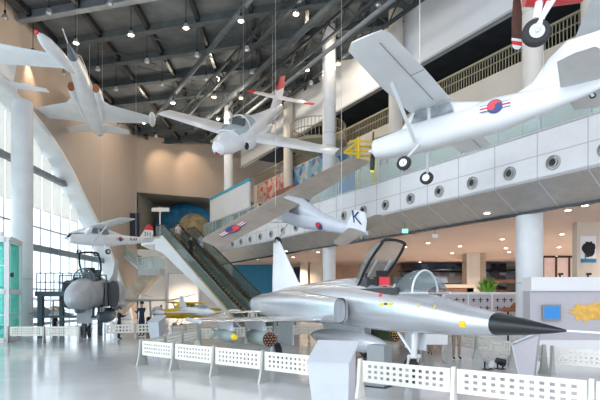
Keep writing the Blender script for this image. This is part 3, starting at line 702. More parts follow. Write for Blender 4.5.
small_jet('jet_trainer', 'white swept-wing jet with dark nose and rust intake covers hanging overhead at upper left', (-11.35, 23.44, 14.43), (.043, -.031, 4.987), .9, 'trainer')
small_jet('jet_trainer', 'white jet with long wingtip tank hanging overhead, cut off by the left edge', (-13.98, 14.8, 12.16), (-.135, -.001, 4.748), .8, 'tiptank')
small_jet('jet_trainer', 'white jet with red tail tips and bubble canopy hanging before the slim column', (-3.98, 22.62, 8.94), (-.334, .536, 4.315), 1., 'redtip')

# ------------------------------------------------------------------ light high-wing aircraft
def light_plane(label, loc, rot, sc, body, wingm, opt, cat='light aircraft'):
    t = thing('light_aircraft', label, cat, loc, rot, sc)
    fat = opt.get('fat', 1.)
    f = [(-.05,0,-.02,.24,.24),(-.15,0,-.02,.40,.38),(-.8,0,-.04,.46,.46),(-1.5,0,-.02,.5,.52),(-2.4,0,.0,.52,.58),(-3.5,0,.02,.5,.55),(-4.6,0,.06,.38*fat,.44*fat),(-6.0,0,.12,.25*fat,.31*fat),(-7.3,0,.2,.10*fat,.19*fat),(-7.7,0,.22,.03,.1)]
    MB().loft(f, 28, pw=.82).build('fuselage', body, t)
    cab = MB().loft([(-1.35,0,.35,.36,.1),(-1.75,0,.6,.42,.38),(-3.0,0,.62,.42,.4),(-3.9,0,.45,.34,.28),(-4.8,0,.32,.2,.12)], 20, pw=.6).build('cabin', body, t)
    for s in (-1, 1):
        MB().poly([(-1.75, s*.47, .42), (-2.35, s*.47, .42), (-2.35, s*.47, .86), (-1.95, s*.47, .86)], (0, s, 0), .015).poly([(-2.5, s*.47, .42), (-3.3, s*.47, .44), (-3.2, s*.47, .84), (-2.5, s*.47, .86)], (0, s, 0), .015).build('side_window', 'canopy_dark', cab, smooth=False)
        ch = (.35, -.15) if opt.get('chord') else (0, 0)
        w = MB().wing([(-1.65+ch[0],-3.2+ch[1],s*.3,.98),(-1.65+ch[0],-3.2+ch[1],s*2.8,1.0),(-1.8+ch[0],-3.12+ch[1],s*5.2,1.04),(-2.05+ch[0],-3.0+ch[1],s*5.5,1.05)], [.24,.22,.13,.05]).build('wing', wingm, t)
        MB().beam((-2.75, s*.9, .885), (-2.75, s*5.1, .955), .02, .012).beam((-2.75, s*2.9, .91), (-3.2, s*2.9, .96), .02, .01).build('aileron_gap', 'seam', w, smooth=False)
        MB().beam((-1.9, s*.46, -.35), (-2.1, s*2.9, .92), .12, .04).build('wing_strut', body, t, smooth=False)
        bg_ = opt.get('big', 1.)
        st = MB().wing([(-6.55-.2*(1-bg_),-7.6,s*.08,.3),(-6.85-.6*(1-bg_),-7.65,s*1.45*bg_,.32),(-7.1,-7.55,s*1.6*bg_,.32)], [.1,.07,.03]).build('tailplane', wingm if opt.get('tailw') else ('pcorr' if bg_ > 1 else body), t)
        if opt.get('gear', 'tail') == 'tail':
            wheel((-1.7, s*1.1, -1.28), .26, .16, t, 'main_wheel', (-2.0, s*.42, -.45), body)
        else:
            wheel((-2.8, s*1.15, -1.12), .22, .14, t, 'main_wheel', (-2.8, s*.42, -.45), body)
    if opt.get('gear', 'tail') == 'tail': wheel((-7.3, 0, -.15), .09, .06, t, 'tail_wheel', (-7.2, 0, .1))
    else: wheel((-.9, 0, -1.1), .2, .13, t, 'nose_wheel', (-.8, .05, -.3), body)
    fin = MB().wing([(-4.7,-7.6,0,.42),(-5.7,-7.8,0,.85),(-6.2,-7.9,0,1.5),(-6.7,-7.8,0,1.9)] if opt.get('dorsal') else [(-6.3,-7.6,0,.35),(-6.7,-7.75,0,.9),(-7.1,-7.7,0,1.35)], [.12,.1,.08,.04] if opt.get('dorsal') else [.12,.1,.04], vert=True).build('tail_fin', opt.get('fin', body), t)
    if opt.get('finred'): MB().wing([(-6.78,-7.77,0,1.12),(-6.98,-7.72,0,1.42),(-7.2,-7.5,0,1.62)], [.14,.12,.05], vert=True).build('rudder_tip', 'red', fin)
    propeller(t, .02, -.02, opt.get('pr', .95), opt.get('pa', 1.5))
    MB().loft([(.15,0,-.02,.03,.03),(.0,0,-.02,.16,.16),(-.08,0,-.02,.22,.22)], 16).build('spinner', opt.get('spin', body), t)
    return t
M['canopy_dark'] = mat('dark_side_glazing', (.25, .28, .30), .12, noise=.5, nscale=3)
e = light_plane('large pale high-wing light aircraft hanging at right with a red and blue side roundel', (3.12*.72, 19.91*.72, 1.87+6.21*.72), (.048, .057, 2.507), .72, 'pcream', 'pcream', dict(fat=1.35, dorsal=True, big=1.35, pa=-1.45, pr=.95))
e.scale = (.77, .72, .72); e.location.x -= .06
roundel(e, (-4.65, .53, .16), (-1, -.12, 0), (0, 0, 1), .22)
MB().poly([(-.12, .18, .37), (-1.3, .18, .44), (-1.3, -.18, .44), (-.12, -.18, .37)], (0, 0, 1), .02).build('glare_panel', 'black', e, smooth=False)
f_ = light_plane('light aircraft with taupe wing and a K on its fin, hanging before the balcony', (-1.8*.74, 28.2*.74, 1.87+(7.35-1.87)*.74), (-.57, -.33, 2.34), .74, 'pblue', 'brown', dict(fin='pwhite', tailw=True, pa=.6, pr=.9, chord=True))
text(f_, 'K', (-7.15, .055, .95), (-1, 0, 0), (0, 0, 1), .95, 'navy', 'fin_letter')
roundel(f_, (-2.35, 4.0, 1.125), (0, 1, 0), (-1, 0, 0), .36)
roundel(f_, (-4.7, .41, .08), (-1, -.12, 0), (0, 0, 1), .2, False)
g_ = light_plane('small white high-wing light aircraft with red-tipped rudder hanging before the arched window', (-18.74*.78, 38.59*.78, 1.87+5.0*.78), (.02, .038, 3.966), .78, 'pwhite', 'pwhite', dict(gear='tri', finred=True, pa=.3))
text(g_, '311', (-7.1, .11, .72), (-1, 0, 0), (0, 0, 1), .5, 'black', 'fin_number')
text(g_, 'KAF', (-5.6, .33, .14), (-1, -.12, 0), (0, 0, 1), .42, 'black', 'side_lettering')
roundel(g_, (-4.3, .47, .08), (-1, -.12, 0), (0, 0, 1), .17)
MB().poly([(-.2, .3, .36), (-1.3, .34, .45), (-1.3, -.34, .45), (-.2, -.3, .36)], (0, 0, 1), .02).build('glare_panel', 'black', g_, smooth=False)
light_plane('yellow high-wing light aircraft parked beyond the grey fighter jet', (-9.0, 31.0, 1.02), (0, 0, -2.6), .66, 'yellow', 'yellow', dict(pa=1.2))
# white low aircraft and distant grey jet on the ground
ag = small_jet('jet_trainer', 'small white jet aircraft standing on the floor left of the escalator foot', (-4.5, 25.6, 1.2), (0, 0, -.9), .40, 'tiptank')
fg = small_jet('jet_trainer', 'grey jet aircraft half hidden behind the black steel platform', (-13.6, 28.6, 1.0), (0, 0, 5.6), .5, 'trainer')
# red aircraft, only its belly in view
def red_plane():
    t = thing('propeller_aircraft', 'red-cowled propeller aircraft hanging at the very top with one wheel dangling', 'propeller aircraft', at(524, -19, 11.5), (0, 0, 2.9))
    MB().loft([(0,0,0,.30,.30),(-.05,0,0,.55,.55),(-.5,0,0,.62,.62),(-1.3,0,0,.62,.62)], 28).build('cowling', 'red', t)
    MB().loft([(-1.28,0,0,.58,.6),(-3,0,.1,.55,.65),(-5,0,.2,.4,.5),(-7.4,0,.35,.12,.2)], 24).build('fuselage', 'pwhite', t)
    for s in (-1, 1): MB().wing([(-1.6,-3.6,s*.4,-.35),(-2.2,-3.4,s*5.6,.0)], [.3,.1]).build('wing', 'pwhite', t)
    MB().wing([(-6.2,-7.4,0,.4),(-6.8,-7.5,0,1.6)], [.15,.06], vert=True).build('tail_fin', 'red', t)
    for s in (-1, 1): MB().wing([(-6.4,-7.4,s*.1,.35),(-6.7,-7.3,s*1.8,.4)], [.1,.05]).build('tailplane', 'pwhite', t)
    pr = MB().cyl((-.02, 0, 0), (.25, 0, 0), .12, n=14).build('propeller_hub', 'hub', t)
    for k in range(2):
        d = Vector((0, math.cos(-1.62+PI*k), math.sin(-1.62+PI*k))); e = Vector((.85, -math.sin(-1.62+PI*k)*.5, math.cos(-1.62+PI*k)*.5))
        def seg(ts):
            return [[Vector((.15,0,0))+d*1.58*q-e*w, Vector((.17,0,0))+d*1.58*q, Vector((.15,0,0))+d*1.58*q+e*w, Vector((.13,0,0))+d*1.58*q] for q, w in ts]
        MB().rings(seg([(.06,.06),(.3,.12),(.6,.155),(.84,.15)])).rings(seg([(.84,.15),(.88,.15)]), 1).rings(seg([(.88,.15),(.94,.14)]), 2).rings(seg([(.94,.14),(.98,.11),(1,.06)]), 1).build('propeller_blade', ['woodd', 'white', 'red'], pr)
    return t
rp = red_plane()
# its undercarriage leg, in aircraft coordinates
wp = rp.matrix_basis.inverted() @ at(536, 33, 11.2); fp = rp.matrix_basis.inverted() @ at(552, -6, 11.4)
wheel(tuple(wp), .31, .2, rp, 'main_wheel', tuple(fp), 'white')
MB().cyl(tuple(wp+Vector((0, .12, .1))), tuple(fp+Vector((-.2, .1, .1))), .05).cyl(tuple(wp+Vector((0, 0, .3))), tuple(fp+Vector((.25, 0, 0))), .09).build('gear_leg', 'white', rp)
# suspension cables
def cable(p, lab):
    p = Vector(p); tag(MB().cyl(p, (p.x, p.y, ROOF-.02), .008, n=6).build('suspension_cable', 'hub'), lab, 'cable')
def wpt(o, l): bpy.context.view_layer.update(); return o.matrix_world @ Vector(l)
bpy.context.view_layer.update()
ac = [o for o in C.objects if o.parent is None and o.get('category') in ('light aircraft', 'jet aircraft', 'propeller aircraft') and o.location.z > 4]
for o in ac:
    nm = {0: ''}
    lab = o['label']
    short = ('swept-wing jet' if 'swept' in lab else 'left-edge jet with the wingtip tank' if 'wingtip tank' in lab else 'jet with red tail tips' if 'red tail' in lab else 'large pale light aircraft' if 'large pale' in lab else 'taupe-winged light aircraft' if 'taupe' in lab else 'small white light aircraft' if 'small white' in lab else 'red-cowled aircraft')
    hi = 'light aircraft' in o['category']
    for l, w in (((-2.4, 1.2, 1.05) if hi else (-3.0, 0, .5), 'front'), ((-6.0, 0, .45) if hi else (-7.0 if 'red tail' in lab else -6.0 if 'red-cowled' in lab else -8.0, 0, .5), 'rear')):
        cable(wpt(o, l), f'thin steel {w} cable holding up the {short}')

# ------------------------------------------------------------------ escalator
def escalator():
    top = Vector((-11.0, 38.3, 7.0)); dr = Vector((.63, -.78, 0)).normalized(); pr = Vector((-dr.y, dr.x, 0))   # pr: away side
    run = 12.1
    def E(a, w, z): p = top+dr*a+pr*w; return Vector((p.x, p.y, z))
    def zs(a): return 7.0-max(0, min(run, a))*7.0/run
    for unit, (w0, w1) in enumerate(((0, 1.45), (1.5, 2.95))):
        t = thing('escalator', 'escalator on the near side, with white cladding and green glass balustrade' if unit == 0 else 'escalator on the far side, partly hidden behind its twin', 'escalator', E(run, (w0+w1)/2, 0))
        inv = Matrix.Translation(-t.location)
        def put(mb, name, m, **k):
            mb.v = [tuple(inv @ Vector(v)) for v in mb.v]; return mb.build(name, m, t, **k)
        A = [-1.5, 0, run, run+1.5]
        mb = MB()                                   # truss body
        rs = []
        for a in A:
            z = zs(a); b = max(.02, z-1.35 if a > -1 else z-1.0)
            if a >= run: b = .01
            rs.append([E(a, w0, b), E(a, w1, b), E(a, w1, z+.02), E(a, w0, z+.02)])
        mb.rings(rs); put(mb, 'truss_cladding', 'white', smooth=False)
        mb = MB(); k = 0                            # steps
        n = 34
        for i in range(n):
            a0 = run*i/n; a1 = run*(i+1)/n; z = zs(a0)+.03
            mb.add([E(a0, w0+.25, z-.25), E(a1, w0+.25, z-.25), E(a1, w1-.25, z-.25), E(a0, w1-.25, z-.25), E(a0, w0+.25, z), E(a1, w0+.25, z), E(a1, w1-.25, z), E(a0, w1-.25, z)],
                   [(0,3,2,1),(4,5,6,7),(0,1,5,4),(1,2,6,5),(2,3,7,6),(3,0,4,7)])
        put(mb, 'steps', 'step', smooth=False)
        for w in (w0+.1, w1-.1):
            mb = MB(); rs = []
            for a in A:
                z = zs(a); rs.append([E(a, w-.01, z), E(a, w+.01, z), E(a, w+.01, z+.88), E(a, w-.01, z+.88)])
            mb.rings(rs); put(mb, 'glass_balustrade', 'esc_gl', smooth=False)
            pts = [E(a, w, zs(a)+.93) for a in A]; put(MB().tube(pts, .05), 'handrail', 'black')
            put(MB().tube([E(a, w, zs(a)+.06) for a in A], .06), 'skirt_trim', 'gold'); put(MB().tube([E(a, w, zs(a)+.84) for a in A], .02), 'rail_track', 'gold')
    return E, zs
ES, EZ = escalator()

# ------------------------------------------------------------------ people
def person(label, loc, yaw, shirt, pants, hair='hair', pose='stand', h=1.7):
    k = h/1.75
    t = thing('person', label, 'person', loc, (0, 0, yaw), k)
    V = {'pel': (0,0,.95), 'bel': (.01,0,1.1), 'che': (.02,0,1.32), 'nek': (.0,0,1.48), 'hd0': (.015,0,1.56), 'hd1': (.02,0,1.68)}
    R_ = {'pel': (.15,.11), 'bel': (.14,.10), 'che': (.17,.11), 'nek': (.06,.06), 'hd0': (.075,.085), 'hd1': (.08,.095)}
    Ed = [('pel','bel'),('bel','che'),('che','nek'),('nek','hd0'),('hd0','hd1')]
    for s, S in ((1, 'l'), (-1, 'r')):
        st = .12*s if pose == 'walk' else 0
        V.update({'sh'+S: (0,.17*s,1.42), 'el'+S: (-.02+st*-.8,.24*s,1.14), 'wr'+S: (.08-st,.25*s,.90), 'ha'+S: (.10-st,.25*s,.83),
                  'hi'+S: (0,.095*s,.90), 'kn'+S: (.03+st,.10*s,.50), 'an'+S: (-.02+st*1.6,.10*s,.09), 'to'+S: (.14+st*1.6,.115*s,.035)})
        R_.update({'sh'+S: (.065,.065), 'el'+S: (.043,.043), 'wr'+S: (.03,.03), 'ha'+S: (.02,.036), 'hi'+S: (.095,.095), 'kn'+S: (.062,.062), 'an'+S: (.045,.045), 'to'+S: (.042,.03)})
        if pose == 'point':
            V['el'+S] = (.12,.22*s,1.2); V['wr'+S] = (.33,.16*s,1.28); V['ha'+S] = (.40,.15*s,1.30)
        Ed += [('che','sh'+S),('sh'+S,'el'+S),('el'+S,'wr'+S),('wr'+S,'ha'+S),('pel','hi'+S),('hi'+S,'kn'+S),('kn'+S,'an'+S),('an'+S,'to'+S)]
    keys = list(V); me = bpy.data.meshes.new('p'); me.from_pydata([V[q] for q in keys], [(keys.index(a), keys.index(b)) for a, b in Ed], [])
    o = bpy.data.objects.new('tmp', me); C.objects.link(o)
    sk = o.modifiers.new('s', 'SKIN'); sk.branch_smoothing = .6
    for i, q in enumerate(keys):
        me.skin_vertices[0].data[i].radius = R_[q]; me.skin_vertices[0].data[i].use_root = (q == 'pel')
    sb = o.modifiers.new('u', 'SUBSURF'); sb.levels = 1; sb.render_levels = 1
    dg = bpy.context.evaluated_depsgraph_get(); m2 = bpy.data.meshes.new_from_object(o.evaluated_get(dg)); bpy.data.objects.remove(o)
    mb = MB(); mb.v = [tuple(v.co) for v in m2.vertices]
    for p in m2.polygons:
        c = p.center; nearhand = min((Vector(V['ha'+S])-c).length for S in 'lr') < .1
        mi = 0 if (c.z > 1.47 or nearhand) else (1 if c.z > .93 or abs(c.y) > .2 else (3 if c.z < .085 else 2))
        mb.f.append(list(p.vertices)); mb.m.append(mi)
    for S, s in (('l', 1), ('r', -1)):              # five fingers on each hand
        hpos = Vector(V['ha'+S]); d = (hpos-Vector(V['wr'+S])).normalized()
        for j, ln in enumerate((.07, .08, .075, .06)):
            b0 = hpos+Vector((.03-.02*j, 0, 0)); m1 = b0+d*ln*.55; mb.tube([b0, m1, m1+d*ln*.4+Vector((0, -s*.012, 0))], .008, 5, 0)
        b0 = hpos+Vector((.03, -s*.01, .04)); mb.tube([b0, b0+d*.03+Vector((.025, 0, 0)), b0+d*.06+Vector((.03, 0, 0))], .009, 5, 0)
    # face: nose, ears, eyes, mouth
    mb.cyl((.10, 0, 1.655), (.128, 0, 1.615), .008, .017, n=6, mi=0)
    for s in (1, -1):
        mb.ball((.015, s*.086, 1.63), .022, 6, 5, 0, (.7, .4, 1.2)); mb.ball((.10, s*.032, 1.655), .009, 6, 5, 3)
    mb.ball((.102, 0, 1.585), .016, 6, 5, 4, (.4, 1.3, .35))
    mb.build('body', ['skin', shirt, pants, 'cblack', 'red'], t)
    MB().ball((-.005, 0, 1.68), .108, 16, 12, 0, (1, .9, 1), -.35).build('hair', hair, t)
    return t
person('person in black standing behind the far barrier in front of the grey fighter wing', (-8.6, 22.8, 0), .6, 'cblack', 'cblack', pose='point', h=1.55)
person('person in navy with hand raised near the cream barrier under the grey fighter wing', (-8.1, 24.6, 0), 2.6, 'cnavy', 'cnavy', pose='point', h=1.78)
person('person in a pale top riding near the top of the escalator', ES(1.4, .72, EZ(1.4)+.03), 2.3, 'cpale', 'ckhaki')
person('person in black riding a third of the way down the escalator', ES(3.6, .72, EZ(3.6)+.03), -.89, 'cblack', 'cblack')
person('person in light blue riding the escalator just below the person in black', ES(3.0, 1.9, EZ(3.0)+.03), 2.3, 'cblue', 'cpale')
person('person with dark hair standing behind the silver wing at the escalator foot', (-2.55, 25.8, 0), -1.6, 'cpale', 'ckhaki', h=1.6)
person('person in navy and khaki standing behind the silver nose wheel', (4.5, 16.6, 0), -2., 'cnavy', 'ckhaki', pose='walk', h=1.2)
person('person in dark top and khaki trousers standing beside the white sign board', (4.95, 15.2, 0), -1.5, 'cnavy', 'ckhaki', h=1.6)

# ------------------------------------------------------------------ barriers
def perforated(mb, p, q, z0, z1, nx, nz, th=.025, marg=.09):
    """flat panel with a grid of square holes between p and q"""
    p, q = Vector((p[0], p[1], 0)), Vector((q[0], q[1], 0)); L = (q-p).length; d = (q-p)/L; n = Vector((-d.y, d.x, 0))*th/2
    H = z1-z0; cell = (L-2*marg)/nx; cz = (H-.10)/nz; hx = cell*.52; hz = cz*.52
    xs = [0]; 
    for i in range(nx): xs += [marg+i*cell+(cell-hx)/2, marg+i*cell+(cell+hx)/2]
    xs.append(L)
    zz = [z0]
    for j in range(nz): zz += [z0+.05+j*cz+(cz-hz)/2, z0+.05+j*cz+(cz+hz)/2]
    zz.append(z1)
    nX, nZ = len(xs), len(zz); vs = []
    for sgn in (-1, 1):
        for z in zz:
            for x in xs:
                c = p+d*x+n*sgn; vs.append((c.x, c.y, z))
    def id_(s, j, i): return s*nX*nZ+j*nX+i
    fs = []
    solid = lambda i, j: 0 <= i < nX-1 and 0 <= j < nZ-1 and not (i % 2 == 1 and j % 2 == 1)
    for j in range(nZ-1):
        for i in range(nX-1):
            if not solid(i, j): continue
            fs.append((id_(0,j,i), id_(0,j,i+1), id_(0,j+1,i+1), id_(0,j+1,i))); fs.append((id_(1,j,i), id_(1,j+1,i), id_(1,j+1,i+1), id_(1,j,i+1)))
            if not solid(i-1, j): fs.append((id_(0,j,i), id_(0,j+1,i), id_(1,j+1,i), id_(1,j,i)))
            if not solid(i+1, j): fs.append((id_(0,j,i+1), id_(1,j,i+1), id_(1,j+1,i+1), id_(0,j+1,i+1)))
            if not solid(i, j-1): fs.append((id_(0,j,i), id_(1,j,i), id_(1,j,i+1), id_(0,j,i+1)))
            if not solid(i, j+1): fs.append((id_(0,j+1,i), id_(0,j+1,i+1), id_(1,j+1,i+1), id_(1,j+1,i)))
    mb.add(vs, fs)
def barrier(label, pts, z1=.71, z0=.30, nx=12, nz=3, m='fence', pm='post', frame=False):
    t = thing('barrier', label, 'barrier', (pts[0][0], pts[0][1], 0)); o = Vector((pts[0][0], pts[0][1]))
    P = [Vector(p)-o for p in pts]
    for a, b in zip(P[:-1], P[1:]):
        d = (b-a).normalized(); mb = MB(); perforated(mb, a+d*.06, b-d*.06, z0, z1, nx, nz); mb.build('perforated_panel', m, t, smooth=False)
    for k, p in enumerate(P):
        d = (P[min(k+1, len(P)-1)]-P[max(k-1, 0)]).normalized(); n = Vector((-d.y, d.x))
        mb = MB()
        rs = []
        for z, w, th in ((0, .15, .05), (.25, .085, .045), (.6, .05, .04), (z1+.03, .04, .035)):
            rs.append([(p.x+d.x*a*.03*1.0+n.x*b*w, p.y+d.y*a*.03+n.y*b*w, z) for a, b in ((-1,-1),(1,-1),(1,1),(-1,1))])
        mb.rings(rs); mb.build('post', pm, t, smooth=False)
    return t
FL = lambda x: (x, 13.75-.787*(x+4.55))
barrier('cream perforated barrier running along the front of the silver fighter, left of the lectern', [FL(x) for x in (-4.55, -3.365, -2.12, -.835, .45)], nx=11)
barrier('nearest cream perforated barrier at lower right beneath the black nose cone', [FL(x) for x in (1.16, 2.6, 4.18, 5.6)], nx=12, pm='fence')
barrier('cream perforated barrier at the left end of the silver fighter enclosure, running back', [(-4.55, 13.9), (-4.4, 15.6), (-4.25, 17.3), (-4.1, 19.2)], pm='post')
barrier('cream perforated barrier behind the tail of the silver fighter', [(-4.05, 19.4), (-2.3, 20.6), (-.5, 21.8), (1.3, 22.6), (3.1, 23.0), (4.7, 23.0)], nx=13)
barrier('cream perforated barrier beside the right lectern, running back behind the nose cone', [(5.0, 19.), (5.3, 17.2), (5.6, 15.2), (5.95, 13.4), (6.2, 12.2)], nx=12)
barrier('cream perforated barrier at the right edge in front of the lilac-grey partition', [(6.25, 11.9), (7.35, 10.7), (8.5, 9.5)], nx=12)
barrier('long low white perforated barrier in front of the black steel platform', [(-12.7, 20.9), (-11.2, 21.0), (-9.7, 21.1)], nx=13)
barrier('cream perforated barrier beneath the grey fighter wing', [(-9.1, 22.4), (-7.9, 23.0), (-6.6, 23.6)], nx=7, nz=2)
barrier('cream perforated barrier between the yellow aircraft and the lectern stand', [(-5.7, 21.2), (-5.5, 23.0), (-5.3, 24.8)], nx=9)

# ------------------------------------------------------------------ lecterns and boards
def lectern(label, loc, yaw, w=.72, h=.95, sc=1.):
    t = thing('information_lectern', label, 'information stand', loc, (0, 0, yaw), sc)
    # local: front towards -y
    MB().poly([(-w/2*.82, -.02, 0), (w/2*.82, -.02, 0), (w/2, -.18, h), (-w/2, -.18, h)], (0, 1, .15), .025).build('front_board', 'sheet', t, smooth=False)
    MB().poly([(-w/2, -.19, h), (w/2, -.19, h), (w/2*1.05, .42, h+.30), (-w/2*1.05, .42, h+.30)], (0, -.3, 1), .025).build('sloping_top', 'sheet', t, smooth=False)
    for s in (-1, 1):
        x = s*w/2*.84
        MB().poly([(x-.012, 0, 0), (x-.012, .28, 0), (x-.012, .40, h+.26), (x-.012, -.15, h-.02)], (1, 0, 0), .024).build('side_plate', 'greyw', t, smooth=False)
    MB().box((-w/2*.9, -.05, 0), (w/2*.9, .34, .02)).build('base_plate', 'post', t, smooth=False)
    return t
lectern('pale blue-grey information lectern with sloping top in the gap of the front barrier', (.50, 7.75, 0), -.38, .70, .86)
lectern('pale information lectern under the tip of the black nose cone', (5.35, 11.6, 0), -2.1, .75, .82)
lectern('small grey information lectern behind the left front barrier, near the yellow aircraft', (-6.6, 21.9, 0), -.4, .62, .85)
def pedestal():
    t = thing('pedestal', 'grey box pedestal standing under the tip of the silver drop tank', 'pedestal', (1.72, 10.4, 0), (0, 0, -.6))
    MB().box((-.2, -.2, .03), (.2, .2, .9)).build('body', 'ped', t, smooth=False); MB().box((-.23, -.23, 0), (.23, .23, .03)).build('foot', 'black', t, smooth=False)
pedestal()
sb = thing('sign_board', 'blank white sign board standing behind the silver nose wheel', 'sign board', (3.95, 14.2, 0))
MB().box((-.42, 0, .55), (.42, .03, 1.02)).build('board', 'white', sb, smooth=False)
for s in (-1, 1): MB().box((s*.36-.02, .03, 0), (s*.36+.02, .06, .95)).box((s*.36-.03, -.15, 0), (s*.36+.03, .2, .02)).build('leg', 'post', sb, smooth=False)
# floor floodlights
for k, (x, y, a) in enumerate(((5.05, 12.9, .4), (5.42, 13.0, 1.8))):
    t = thing('floor_spotlight', 'small black floor spotlight on the polished floor beneath the nose cone, the left one' if k == 0 else 'small black floor spotlight on the polished floor beneath the nose cone, the right one', 'floor spotlight', (x, y, 0), (0, 0, a))
    MB().box((-.12, -.1, 0), (.12, .1, .025)).beam((-.11, 0, .02), (-.11, 0, .22), .02, .04).beam((.11, 0, .02), (.11, 0, .22), .02, .04).build('bracket', 'black', t, smooth=False)
    MB().cyl((0, -.12, .16), (0, .1, .24), .11, .08, n=16).build('lamp_head', 'hub' if k == 0 else 'black', t)
    MB().cyl((0, -.14, .153), (0, -.12, .16), .10, .10, n=16).build('lens', 'bulb_off', t)

# ------------------------------------------------------------------ glass lift and black platform
def lift():
    t = thing('glass_lift', 'green-tinted glass lift shaft with white frame at the left edge', 'lift', (-13.0, 21.3, 0), (0, 0, .29))
    x0, x1, y0, y1 = -4.1, 0, 0, 2.0; H = 4.65
    mb = MB()
    for x, y in ((x0, y0), (x1-.0, y0), (x1, y1), (x0, y1), (x1-1.9, y0)): mb.box((x-.1, y-.1, 0), (x+.1, y+.1, H))
    for z in (.08, 2.25, H-.1): 
        mb.beam((x0, y0, z), (x1, y0, z), .2, .22).beam((x1, y0, z), (x1, y1, z), .2, .22).beam((x0, y1, z), (x1, y1, z), .2, .22)
    mb.box((x0, y0-.05, H-.1), (x1+.15, y1+.05, H+.05)); mb.build('frame', 'white', t, smooth=False)
    mb = MB().beam((x0, y0-.02, 1.2), (x1, y0-.02, 1.2), .06, .06).beam((x1+.02, y0, 1.2), (x1+.02, y1, 1.2), .06, .06).beam((x0, y0, 3.4), (x1, y0, 3.4), .06, .06); mb.build('glazing_bar', 'frame_w', t, smooth=False)
    MB().box((x0, y0-.01, .1), (x1, y0+.01, H-.1)).build('front_glass', 'teal', t, smooth=False)
    MB().box((x1-.01, y0, .1), (x1+.01, y1, H-.1)).build('side_glass', 'teal', t, smooth=False)
    MB().box((x0, y1-.01, .1), (x1, y1+.01, H-.1)).build('rear_glass', 'teal', t, smooth=False)
    MB().cyl((x1+.12, y0+.3, 2.9), (x1+.12, y0+.3, 3.1), .07, n=10).build('camera_dome', 'black', t)
    MB().cyl((x1-.3, y0+.2, H+.05), (x1-.3, y0+.2, H+.25), .12, n=12).build('roof_vent', 'white', t)
lift()
def platform():
    t = thing('viewing_platform', 'black steel two-level viewing platform with railings beside the glass lift', 'platform', (-12, 24.3, 0))
    x0, x1, y0, y1 = -1.0, 1.55, -.6, 1.6
    MB().box((x0-.1, y0, 2.05), (x1, y1, 2.3)).build('deck', 'steel', t, smooth=False)
    for x, y, r in ((x0+.15, y0+.1, .12), (x1-.25, y0+.1, .09), (x1-.05, y0+.3, .05), (x1-.3, y1-.1, .1), (x0+.2, y1-.1, .1)): MB().box((x-r, y-r, 0), (x+r, y+r, 2.06)).build('leg', 'steel', t, smooth=False)
    MB().box((x0, y0+.05, .98), (x1+.35, y0+.15, 1.1)).build('cross_beam', 'steel', t, smooth=False)
    mb = MB()
    for z in (2.75, 3.2): mb.beam((x0, y0, z), (x1, y0, z), .05, .05).beam((x1, y0, z), (x1, y1, z), .05, .05).beam((x0, y1, z), (x1, y1, z), .05, .05)
    for i in range(7):
        x = x0+(x1-x0)*i/6; mb.box((x-.02, y0-.02, 2.3), (x+.02, y0+.02, 3.2)); mb.box((x-.02, y1-.02, 2.3), (x+.02, y1+.02, 3.2))
    mb.build('railing', 'steel', t, smooth=False)
    for k in range(2): MB().box((x1-.02+.2*k, y0+.0, 1.0-k*.0), (x1+.08+.2*k, y0+.1, 3.1)).build('tall_post', 'steel', t, smooth=False)
platform()

# ------------------------------------------------------------------ back corner: stair, landing, domes, sign
def back_stair():
    t = thing('staircase', 'tan-sided staircase climbing to the glazed landing box behind the grey fighter', 'staircase', (-13.9, 44, 0))
    MB().box((-1.0, 0, 4.15), (1.05, 1.6, 4.75)).build('landing', 'soffit', t, smooth=False)
    MB().poly([(-3.6, .1, .3), (-2.9, .1, .3), (.75, .1, 4.15), (-1.0, .1, 4.15)], (0, 1, 0), 1.3).build('lower_flight', 'tan_stair', t, smooth=False)
    MB().poly([(-1.0, .3, 4.6), (-1.0, .3, 5.0), (-4.4, 1.9, 7.4), (-4.4, 1.9, 7.0)], (0, 1, 0), 1.2).build('upper_flight', 'white', t, smooth=False)
    MB().box((-1.0, 0, 4.75), (1.05, .03, 5.75)).box((1.02, 0, 4.75), (1.05, 1.6, 5.75)).build('landing_glass', 'glass', t, smooth=False)
    MB().poly([(-1.0, .25, 4.9), (-1.0, .25, 5.9), (-4.4, 1.85, 8.4), (-4.4, 1.85, 7.4)], (0, 1, 0), .03).build('flight_glass', 'glass', t, smooth=False)
    mb = MB().cyl((-1, 0, 5.78), (1.05, 0, 5.78), .04).cyl((-1, .25, 5.95), (-4.4, 1.85, 8.45), .04)
    for x in (-1, -.3, .4, 1.05): mb.cyl((x, 0, 4.75), (x, 0, 5.78), .03)
    mb.build('handrail', 'frame', t)
    MB().cyl((-.98, .6, 0), (-.98, .6, 4.15), .13, n=16).build('support_post', 'white', t)
M['tan_stair'] = mat('tan_stair_panel', (.42, .34, .25), .6, noise=.3, nscale=1.)
back_stair()
p = at(186, 224, 53.9)
o = MB().ball((0, 0, 0), 1., 40, 24, 0, (3.5, 1.7, 3.0), -.9).build('blue_dome', 'blue'); o.location = (p.x, p.y, 9.72); o.rotation_euler = (0, .04, 0)
tag(o, 'big deep-blue speckled dome theatre inside the far opening', 'dome')
t = thing('globe', 'tan mottled globe in front of the blue dome above the escalator', 'globe', at(194, 230, 46))
MB().ball((0, 0, 0), 1.55, 32, 20).build('sphere', mat('mossy_globe_skin', (.26, .21, .12), .8, noise=.5, nscale=2, bump=.6, bscale=6), t); MB().cyl((0, 0, 7.0-t.location.z), (0, 0, -1.3), .5, .35, n=20).build('stand', 'soffit', t)
